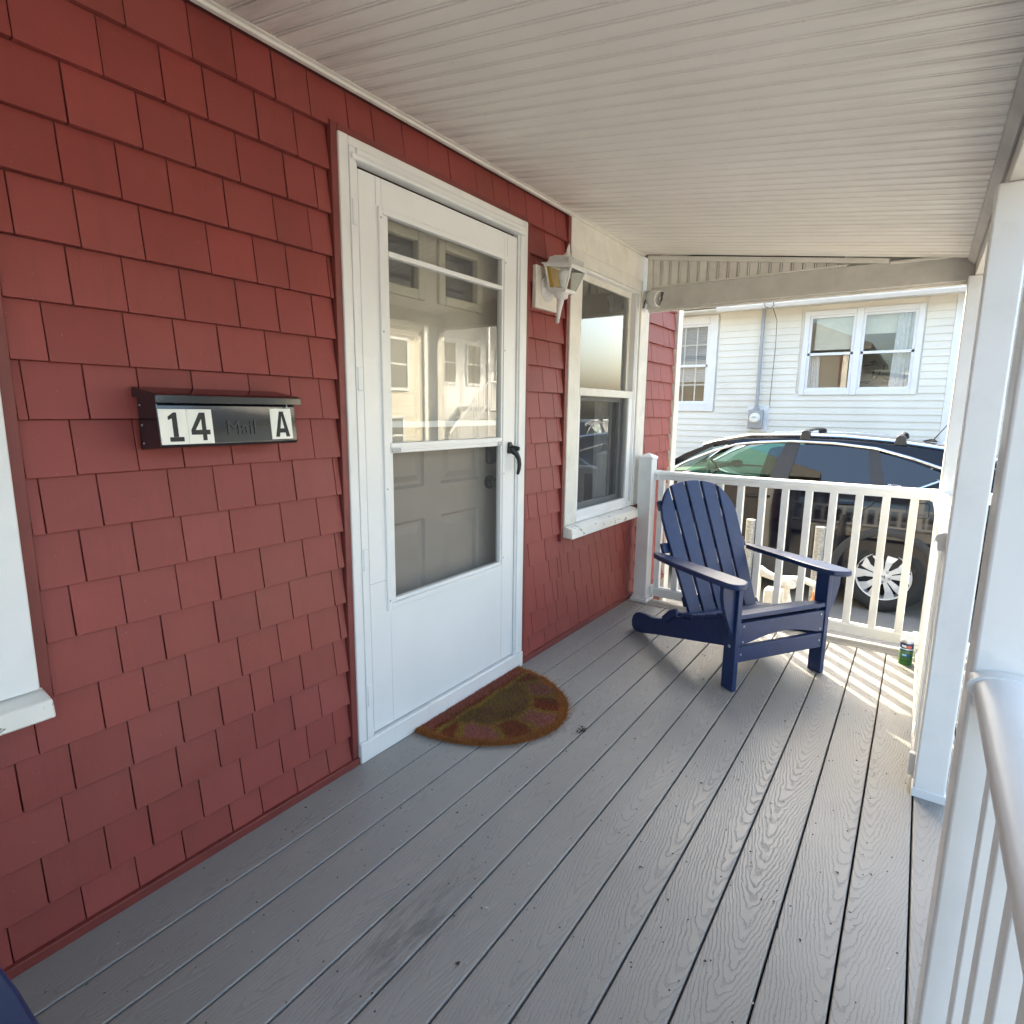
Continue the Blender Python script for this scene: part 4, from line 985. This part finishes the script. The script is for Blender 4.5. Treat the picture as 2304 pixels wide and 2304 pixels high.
    m = MB(); m.prism([(1.00,1.205),(1.20,1.205),(1.20,1.46),(1.0,1.46)], -.70, .70, 'y')
    # rear doors' joints, handles, fuel flap, lower cladding, sill strip
    def seam(pts, r=.0035, mat=M['shadow']):
        for s in (-1, 1):
            m = MB(); m.tube([(x, s*y, z) for x, y, z in pts], r, 4); m.build('door_seam', mat, t)
    seam([(.40,.905,1.15),(.385,.911,.95),(.38,.912,.75),(.40,.903,.50)])
    seam([(1.33,.905,1.15),(1.25,.911,1.02),(1.02,.912,.86),(.96,.910,.62),(.93,.903,.50)])
    for s in (-1, 1):
        for x in (.235, 1.06):
            m = MB(); m.tube([(x-.11, s*.900, 1.018), (x-.09, s*.928, 1.024), (x+.09, s*.928, 1.030), (x+.11, s*.902, 1.030)], [.012,.016,.016,.012], 8); m.build('door_handle', CPn, t, smooth=True)
    fl = [(1.535,.955),(1.55,.945),(1.69,.950),(1.705,.965),(1.705,1.075),(1.69,1.088),(1.55,1.080),(1.535,1.068)]
    m = MB(); m.tube([(x, -.909, z) for x, z in fl+fl[:1]], .0032, 4); m.build('fuel_flap', M['shadow'], t)
    for s in (-1, 1):
        m = MB(); m.prism([(-.80,.24),(1.02,.24),(1.0,.46),(-.78,.46)], s*.905, s*.918, 'y'); m.build('sill_cladding', CL, t, bevel=.006, fix=True)
        m = MB(); m.tube([(-.70, s*.921, .415), (.95, s*.921, .43)], .008, 6); m.build('sill_strip', M['chrome'], t)
        for xw in (-1.203, 1.417):
            m = MB(); rows = []
            for i in range(33):
                a = R(-8+196*i/32); ca, sa = math.cos(a), math.sin(a)
                rows.append([(xw+rr_*ca, s*yy, .352+rr_*sa) for rr_, yy in ((.395,.86),(.398,.921),(.405,.926),(.462,.922),(.470,.914),(.470,.86))])
            m.grid(rows); m.build('arch_cladding', CL, t, smooth=True, fix=True)
    # wheels
    for xw in (-1.203, 1.417):
        for s in (-1, 1):
            wh = empty('wheel', t); wh.location = (xw, s*.895, .360); wh.rotation_euler = (math.pi/2 if s < 0 else -math.pi/2, 0, 0)
            # local z points outwards
            m = MB(); m.lathe([(.225,-.20),(.30,-.20),(.345,-.175),(.358,-.12),(.358,-.05),(.350,-.015),(.325,.006),(.280,.010),(.240,.0),(.228,-.01)], 44, cap=False); m.build('tyre', M['rubber'], wh, smooth=True)
            m = MB(); m.lathe([(.215,-.19),(.222,-.02),(.232,.002),(.230,.006),(.222,.004),(.212,-.02),(.208,-.10)], 44, cap=False); m.build('rim', M['alloy'], wh, smooth=True)
            m = MB(); m.lathe([(.21,-.09),(.0005,-.085)], 30, cap=False); m.build('brake_disc', M['shadow'], wh)
            m = MB()
            for k in range(5):
                for sg in (-1, 1):
                    a0 = R(72*k+90); 
                    def pt(r_, da, z_): a_ = a0+da; return (r_*math.cos(a_), r_*math.sin(a_), z_)
                    i0, i1, o0_, o1 = sg*.10, sg*.62, sg*.13, sg*.42
                    m.hexa([pt(.050,sg*.05,-.004), pt(.055,sg*.60,-.006), pt(.150,sg*.44,-.004), pt(.150,sg*.05,-.004)] if sg > 0 else [pt(.150,sg*.05,-.004), pt(.150,sg*.44,-.004), pt(.055,sg*.60,-.006), pt(.050,sg*.05,-.004)],
                           [pt(.050,sg*.05,.012), pt(.055,sg*.60,.010), pt(.150,sg*.44,.014), pt(.150,sg*.05,.014)] if sg > 0 else [pt(.150,sg*.05,.014), pt(.150,sg*.44,.014), pt(.055,sg*.60,.010), pt(.050,sg*.05,.012)])
                    q0 = [pt(.150,sg*.05,-.004), pt(.150,sg*.44,-.004), pt(.226,sg*.53,-.016), pt(.226,sg*.10,-.016)]; q1 = [pt(.150,sg*.05,.014), pt(.150,sg*.44,.014), pt(.226,sg*.53,.002), pt(.226,sg*.10,.002)]
                    m.hexa(q0, q1) if sg > 0 else m.hexa(q0[::-1], q1[::-1])
            m.build('spokes', M['alloy'], wh, bevel=.003, seg=1, fix=True)
            m = MB(); m.lathe([(.075,-.02),(.072,.006),(.060,.010),(.032,.012),(.030,.018),(.0005,.020)], 28, cap=False); m.build('hub', M['alloy'], wh, smooth=True)
            m = MB()
            for k in range(5):
                a = R(72*k+54); q = MB(); q.lathe([(.011,0),(.011,.004),(.007,.004),(.007,-.004)], 8, (.053*math.cos(a), .053*math.sin(a), .0098), False); m.add(q.v, q.f)
            m.build('lug_nuts', M['shadow'], wh)
            if s < 0:
                m = MB(); m.prism([(-.018,-.016),(-.012,-.016),(-.009,-.003),(.009,-.003),(.012,-.016),(.018,-.016),(.014,.016),(.008,.016),(.007,.004),(-.007,.004),(-.008,.016),(-.014,.016)], .0195, .0215, 'z'); m.build('hub_emblem', M['clad'], wh, fix=True)
    m = MB(); m.prism([(2.30,1.0),(2.37,.98),(2.33,1.20),(2.24,1.38),(2.20,1.36)], -.80, -.62, 'y'); m.build('tail_light', plain('tail_light_red', (.35, .02, .02), .2, coat=.5), t, fix=True)
    me = text_mesh('ECON', .030, .0008); me.materials.append(M['white'])
    o = bpy.data.objects.new('window_sticker', me); col.objects.link(o); o.parent = t; o.location = (1.425, -(hw(1.42, 1.222)+.002), 1.222); o.rotation_euler = (math.pi/2-.46, 0, 0)
    m = MB(); m.m = Matrix.Translation((1.378, -(hw(1.38, 1.222)+.002), 1.222)) @ Matrix.Rotation(math.pi/2-.46, 4, 'X'); m.lathe([(.007,0),(.013,0),(.013,.0012),(.007,.0012)], 16, cap=False); m.build('window_sticker', M['white'], t)
    return t
car = make_car('black estate car with roof rack feet parked behind the porch railing', (0, 7.345, GZ), 0)
car2 = copy_tree(car); car2.location = (6.2, 14.2, GZ); car2.rotation_euler = (0, 0, R(90)); car2['label'] = 'dark car parked across the street, seen mirrored in the lower window pane'
# ================================================================ neighbour's house
nb = thing('neighbour_house', 'pale vinyl sided house beyond the parked car', 'house')
NY = 10.1; PV, PW = M['pvc'], M['pvcw']
core = MB(); core.box(-7, -2.10, NY+.012, NY+.10, GZ, 3.0); core.box(-2.10, -1.46, NY+.012, NY+.10, GZ, 1.45); core.box(-2.10, -1.46, NY+.012, NY+.10, 2.74, 3.0)
core.box(-1.46, -.02, NY+.012, NY+.10, GZ, 3.0); core.box(-.02, 1.38, NY+.012, NY+.10, GZ, 1.64); core.box(-.02, 1.38, NY+.012, NY+.10, 2.75, 3.0); core.box(1.38, 1.87, NY+.012, NY+.10, GZ, 3.0)
core.box(-7, -6.9, NY+.1, 17, GZ, 3.0); core.box(1.77, 1.87, NY+.1, 17, GZ, 3.0); core.box(-7, 1.87, 16.9, 17, GZ, 3.0); core.box(-6.9, 1.77, NY+.1, 16.9, 2.95, 3.0); core.box(-6.9, 1.77, NY+1.8, NY+1.9, GZ, 2.95)
core.box(-6.9, 1.77, NY+.1, 16.9, .3, .35)
core.build('walls', PV, nb)
z = 2.693 + .0995*2; o0 = None
while z > -.45:
    def cb(x0, x1):
        m = MB(); m.hexa([(x0,NY-.014,0),(x1,NY-.014,0),(x1,NY+.013,0),(x0,NY+.013,0)], [(x0,NY+.000,.1005),(x1,NY+.000,.1005),(x1,NY+.013,.1005),(x0,NY+.013,.1005)]); return m
    if o0 is None: o0 = {}
    if z > 2.81 or z+.1 < 1.32: spans = [(-7.0, 1.775)]
    elif z > 1.5: spans = [(-7.0,-2.23), (-1.31,-.10), (1.465,1.775)]
    else: spans = [(-7.0,-2.23), (-1.31,1.775)]
    for sp in spans:
        if sp not in o0: o0[sp] = cb(*sp).build('siding_board', PV, nb, loc=(0, 0, z))
        else:
            o = o0[sp].copy(); col.objects.link(o); o.location = (0, 0, z)
    z -= .0995
bx(1.776, 1.885, NY-.022, NY+.10, GZ, 2.90).build('corner_trim', PW, nb, bevel=.004)
# eaves, gutter, roof
bx(-7.3, 2.2, 9.72, NY+.012, 2.89, 2.91).build('soffit', PV, nb)
m = MB(); m.prism([(9.74,2.965),(9.655,2.965),(9.66,2.90),(9.70,2.855),(9.74,2.855)], -1.27, 2.2, 'x'); m.build('gutter', PW, nb, bevel=.006, fix=True)
bx(-7.3, -1.30, 9.66, 9.74, 2.93, 3.03).build('fascia', M['cream'], nb, bevel=.004)
m = MB(); m.prism([(-2.3,2.935),(-1.29,2.935),(-1.27,2.962),(-1.35,2.985),(-2.3,2.985)], NY-.18, NY-.012, 'y'); m.build('window_hood', M['cream'], nb, bevel=.006, fix=True)
m = MB(); m.prism([(9.62,2.97),(9.62,3.05),(13.5,4.35),(17.4,3.05),(17.4,2.97)], -7.4, 2.3, 'x'); m.build('roof', M['roof'], nb, fix=True)
def nwin(name, x0, x1, z0, z1, fw, split, mun=None, sash_w=.035):
    wn = empty(name, nb)
    m = MB(); yF = NY-.030
    m.box(x0-fw, x0, yF, NY+.012, z0-fw, z1+fw); m.box(x1, x1+fw, yF, NY+.012, z0-fw, z1+fw); m.box(x0, x1, yF+.001, NY+.012, z1, z1+fw); m.box(x0, x1, yF+.001, NY+.012, z0-fw, z0)
    m.build('frame', PW, wn, bevel=.006)
    m = MB(); yS = NY-.012
    for (a, b) in ((z0, split+.02), (split-.02, z1)):
        m.box(x0, x0+sash_w, yS, NY+.03, a, b); m.box(x1-sash_w, x1, yS, NY+.03, a, b)
    m.box(x0+sash_w, x1-sash_w, yS+.002, NY+.03, z0, z0+sash_w); m.box(x0+sash_w, x1-sash_w, yS+.002, NY+.03, z1-sash_w, z1); m.box(x0+sash_w, x1-sash_w, yS-.004, NY+.03, split-.02, split+.02)
    m.build('sash', PW, wn, bevel=.003)
    MB().add([(x0,NY+.012,z0),(x1,NY+.012,z0),(x1,NY+.012,split),(x0,NY+.012,split)], [(0,1,2,3)]).build('pane', M['glass'], wn)
    MB().add([(x0,NY+.008,split),(x1,NY+.008,split),(x1,NY+.008,z1),(x0,NY+.008,z1)], [(0,1,2,3)]).build('pane', M['glass'], wn)
    if mun:
        m = MB()
        for x in mun[0]: m.box(x-.010, x+.010, NY+.014, NY+.022, z0, z1)
        for q in mun[1]: m.box(x0, x1, NY+.0145, NY+.0215, q-.010, q+.010)
        m.build('muntins', PW, wn)
    return wn
wa = nwin('window', -2.08, -1.47, 1.455, 2.735, .135, 2.07, ((-1.675, -1.88), (2.41, 1.76)))
slm = None
for k in range(34):
    zz = 2.71-k*.028
    if k > 32: break
    if slm is None: slm = MB().hexa([(-2.07,NY+.045,0),(-1.48,NY+.045,0),(-1.48,NY+.062,.008),(-2.07,NY+.062,.008)], [(-2.07,NY+.045,.0015),(-1.48,NY+.045,.0015),(-1.48,NY+.062,.0215),(-2.07,NY+.062,.0215)]).build('blind_slat', M['curtain'], wa, loc=(0, 0, zz))
    else:
        o = slm.copy(); col.objects.link(o); o.location = (0, 0, zz)
wb = nwin('window', .02, .625, 1.655, 2.735, .075, 2.18)
wc = nwin('window', .715, 1.368, 1.655, 2.735, .075, 2.18)
bx(.632, .708, NY-.034, NY-.029, 1.58, 2.81).build('mullion', PW, wb, bevel=.002)
bx(.10, .60, NY+.06, NY+.064, 2.245, 2.71).build('roller_blind', M['blind'], wb)
def curtain(x0, x1, z0, z1, parent):
    n_ = 14; rows = []
    for zz, sp in ((z0, 1.0), (z1, .85)): rows.append([(x0+(x1-x0)*i/n_*sp, NY+.09+.014*math.sin(i*2.1), zz) for i in range(n_+1)])
    MB().grid(rows).build('curtain', M['curtain'], parent, solid=.003)
curtain(.03, .20, 1.66, 2.20, wb); curtain(1.36, 1.10, 1.66, 2.72, wc)
bx(.715, 1.36, NY+.12, NY+.125, 2.45, 2.73).build('roller_blind', M['blind'], wc)
k = MB(); rd = random.Random(2)
for i in range(16):
    x = .78+rd.random()*.28; zz = 1.72+rd.random()*.36; k.tube([(x,NY+.05,zz),(x+rd.gauss(0,.04),NY+.06,zz+rd.gauss(0,.03)),(x+rd.gauss(0,.05),NY+.05,zz+rd.gauss(0,.05))], .006, 5)
k.build('window_ornament', M['blackmatte'], wc)
# electric meter, conduit and cable
em = thing('electric_meter', 'grey electric meter with round glass dial on the pale siding', 'meter', (-.637, NY-.014, 1.21))
bx(-.138, .180, -.012, .0, -.20, .206).build('backboard', PW, em, bevel=.003)
m = MB(); m.prism([(-.110,-.144),(-.085,-.150),(.085,-.150),(.110,-.144),(.110,.142),(-.110,.142)], -.105, -.013, 'y'); m.build('socket_box', M['steel'], em, bevel=.008, fix=True)
m = MB(); m.m = Matrix.Translation((0, -.105, .012)) @ Matrix.Rotation(math.pi/2, 4, 'X'); m.lathe([(.082,0),(.082,.012),(.074,.016),(.070,.045),(.060,.058),(.0005,.062)], 28); m.build('dial', M['plate'], em, smooth=True)
bx(-.035, .035, -.170, -.1665, .020, .034).build('display', M['steel'], em)
cd = thing('conduit', 'grey metal conduit running up the siding from the meter', 'conduit', (-.637, NY-.07, 1.352))
k = MB(); k.lathe([(.050,0),(.050,.02),(.034,.035),(.034,.06),(.026,.065),(.026,1.54)], 16); k.build('pipe', M['steel'], cd, smooth=True)
cb_ = MB(); cb_.tube([(-.52,9.64,2.96),(-.56,9.63,2.92),(-.54,9.63,2.86),(-.47,9.63,2.83),(-.42,9.64,2.87),(-.44,9.66,2.92),(-.455,9.70,2.88),(-.43,9.98,2.7),(-.435,10.06,2.3),(-.445,10.06,1.9),(-.450,10.06,1.42)], .0045, 6)
tag(cb_.build('hanging_cable', M['blackmatte']), 'thin black cable looped on the gutter and hanging down the siding', 'cable')

# ================================================================ house further back on the right
fb = thing('white_house', 'white sided house just visible between the two nearest porch posts', 'house')
bx(2.15, 3.5, 13.05, 20, GZ, 4.0).build('walls', PV, fb)
for k_ in range(44):
    if k_ == 0: s0 = MB().hexa([(2.15,13.02,0),(3.5,13.02,0),(3.5,13.055,0),(2.15,13.055,0)], [(2.15,13.045,.105),(3.5,13.045,.105),(3.5,13.055,.105),(2.15,13.055,.105)]).build('siding_board', PV, fb, loc=(0,0,GZ+.1))
    else:
        o = s0.copy(); col.objects.link(o); o.location = (0, 0, GZ+.1+k_*.104)
m = MB(); m.prism([(12.6,3.95),(12.6,4.1),(16.5,6.0),(20.4,4.1),(20.4,3.95)], 1.9, 3.75, 'x'); m.build('roof', M['roof'], fb, fix=True)
wn = empty('window', fb)
for xx in (2.20, 2.70):
    bx(xx, xx+.44, 12.99, 13.03, 1.55, 3.32).build('frame', PW, wn, bevel=.01)
    for (a, b) in ((1.62, 2.38), (2.46, 3.26)): bx(xx+.05, xx+.39, 12.975, 12.9885, a, b).build('pane', plain('dull_pane', (.18, .18, .2), .25), wn)

# ================================================================ houses across the street (seen mirrored in the glass)
def lap(parent, x, y0, y1, z0, z1, mat, pitch=.13):
    k_ = 0; s0 = None
    zz = z0
    while zz < z1:
        if s0 is None: s0 = MB().hexa([(x-.02,y0,0),(x-.02,y1,0),(x+.01,y1,0),(x+.01,y0,0)], [(x-.004,y0,pitch),(x-.004,y1,pitch),(x+.01,y1,pitch),(x+.01,y0,pitch)]).build('siding_board', mat, parent, loc=(0,0,zz), fix=True)
        else:
            o = s0.copy(); col.objects.link(o); o.location = (0, 0, zz)
        zz += pitch
CRM = plain('cream_siding', (.70, .66, .55), .5, var=.03)
def swin(parent, x, y0, y1, z0, z1):
    wn = empty('window', parent)
    m = MB(); m.box(x-.05, x, y0-.1, y0, z0-.1, z1+.1); m.box(x-.05, x, y1, y1+.1, z0-.1, z1+.1); m.box(x-.05, x, y0, y1, z1, z1+.1); m.box(x-.06, x, y0, y1, z0-.1, z0); m.box(x-.045, x, y0, y1, (z0+z1)/2-.03, (z0+z1)/2+.03)
    m.build('frame', PW, wn, bevel=.01)
    bx(x-.03, x-.022, y0, y1, z0, z1).build('pane', plain('far_pane', (.16, .17, .17), .12), wn)
h1 = thing('cream_house', 'cream house with paired window across the street, mirrored in the storm door glass', 'house')
bx(12.65, 19, 9.8, 15.2, GZ, 4.3).build('walls', CRM, h1); lap(h1, 12.64, 9.8, 15.2, GZ+.2, 4.2, CRM)
m = MB(); m.prism([(12.0,4.25),(12.0,4.45),(15.8,6.6),(19.6,4.45),(19.6,4.25)], 9.4, 15.6, 'y'); m.build('roof', plain('pale_roof', (.42, .40, .37), .9), h1, fix=True)
bx(12.0, 12.12, 9.4, 15.6, 4.22, 4.44).build('gutter', PW, h1)
swin(h1, 12.62, 12.6, 13.4, 2.0, 3.5); swin(h1, 12.62, 13.55, 14.35, 2.0, 3.5); swin(h1, 12.62, 13.4, 14.1, -.1, 1.0); swin(h1, 12.62, 10.3, 11.4, 1.6, 3.2)
bx(12.55, 12.66, 15.15, 15.3, GZ, 4.3).build('corner_trim', PW, h1)
h2 = thing('porch_house', 'white house with outside stair and lattice skirt, mirrored in the storm door glass', 'house')
bx(14.0, 20, 17.0, 22.6, GZ, 5.0).build('walls', PW, h2); lap(h2, 13.99, 17.0, 22.6, GZ+.2, 4.9, PW)
m = MB(); m.prism([(13.4,4.95),(13.4,5.1),(17,7.0),(20.6,5.1),(20.6,4.95)], 16.5, 23.0, 'y'); m.build('roof', M['roof'], h2, fix=True)
swin(h2, 13.97, 17.6, 18.4, 2.4, 3.9); swin(h2, 13.97, 19.2, 20.0, 2.4, 3.9); swin(h2, 13.97, 21.2, 22.0, 2.4, 3.9)
bx(12.4, 14.0, 18.6, 22.5, 1.30, 1.45).build('porch_floor', PW, h2)
for k_ in range(9):
    yy = 16.4+k_*.245; bx(12.5, 13.7, yy, yy+.26, GZ+.2+k_*.2, GZ+.24+k_*.2).build('stair_tread', PW, h2)
m = MB(); m.tube([(12.45,16.3,GZ+1.05),(12.45,18.6,2.40)], .045, 8); m.tube([(12.45,16.3,GZ+.3),(12.45,18.6,1.55)], .035, 8); m.tube([(12.45,18.6,2.4),(12.45,22.5,2.4)], .045, 8); m.build('handrail', PW, h2)
for k_ in range(43):
    yy = 16.35+k_*.14; zb_ = GZ+.3+(yy-16.3)*.81 if yy < 18.6 else 1.45; zt_ = zb_+.86
    bx(12.43, 12.47, yy-.02, yy+.02, zb_, zt_).build('baluster', PW, h2)
lat = MB()
for k_ in range(-30, 90):
    y0_ = 18.0+k_*.16
    for sg in (1, -1):
        ya, za = y0_, GZ; yb_, zb_ = y0_+sg*1.85, 1.27
        def clip(ya, za, yb_, zb_, lo, hi):
            if max(ya, yb_) <= lo or min(ya, yb_) >= hi: return None
            t0, t1 = 0, 1
            dy = yb_-ya
            ta, tb = (lo-ya)/dy, (hi-ya)/dy
            t0 = max(0, min(ta, tb)); t1 = min(1, max(ta, tb))
            return None if t1 <= t0 else (ya+dy*t0, za+(zb_-za)*t0, ya+dy*t1, za+(zb_-za)*t1)
        c_ = clip(ya, za, yb_, zb_, 16.9, 22.5)
        if c_:
            a0, b0, a1, b1 = c_; w_ = .028; xo = 12.42+(.012 if sg > 0 else 0)
            lat.hexa([(xo,a0-w_,b0),(xo+.01,a0-w_,b0),(xo+.01,a0+w_,b0),(xo,a0+w_,b0)], [(xo,a1-w_,b1),(xo+.01,a1-w_,b1),(xo+.01,a1+w_,b1),(xo,a1+w_,b1)])
lat.build('lattice', PW, h2, kind='stuff')
for yy in (18.6, 20.5, 22.4): bx(12.4, 12.52, yy-.06, yy+.06, GZ, 4.6).build('porch_post', PW, h2)
bx(12.2, 14.0, 18.2, 22.7, 4.6, 4.8).build('porch_canopy', PW, h2)
for k_, (zz, xx) in enumerate(((6.2, 8.6), (6.7, 8.5), (7.3, 8.8))):
    m = MB(); m.tube([(xx, -40+8*i, zz-.5*math.sin(math.pi*((i*8) % 40)/40)) for i in range(16)], .012, 5)
    tag(m.build('overhead_wire', M['blackmatte']), ('lowest', 'middle', 'topmost')[k_]+' overhead wire along the street, mirrored in the porch window', 'wire', 'wires over the street')
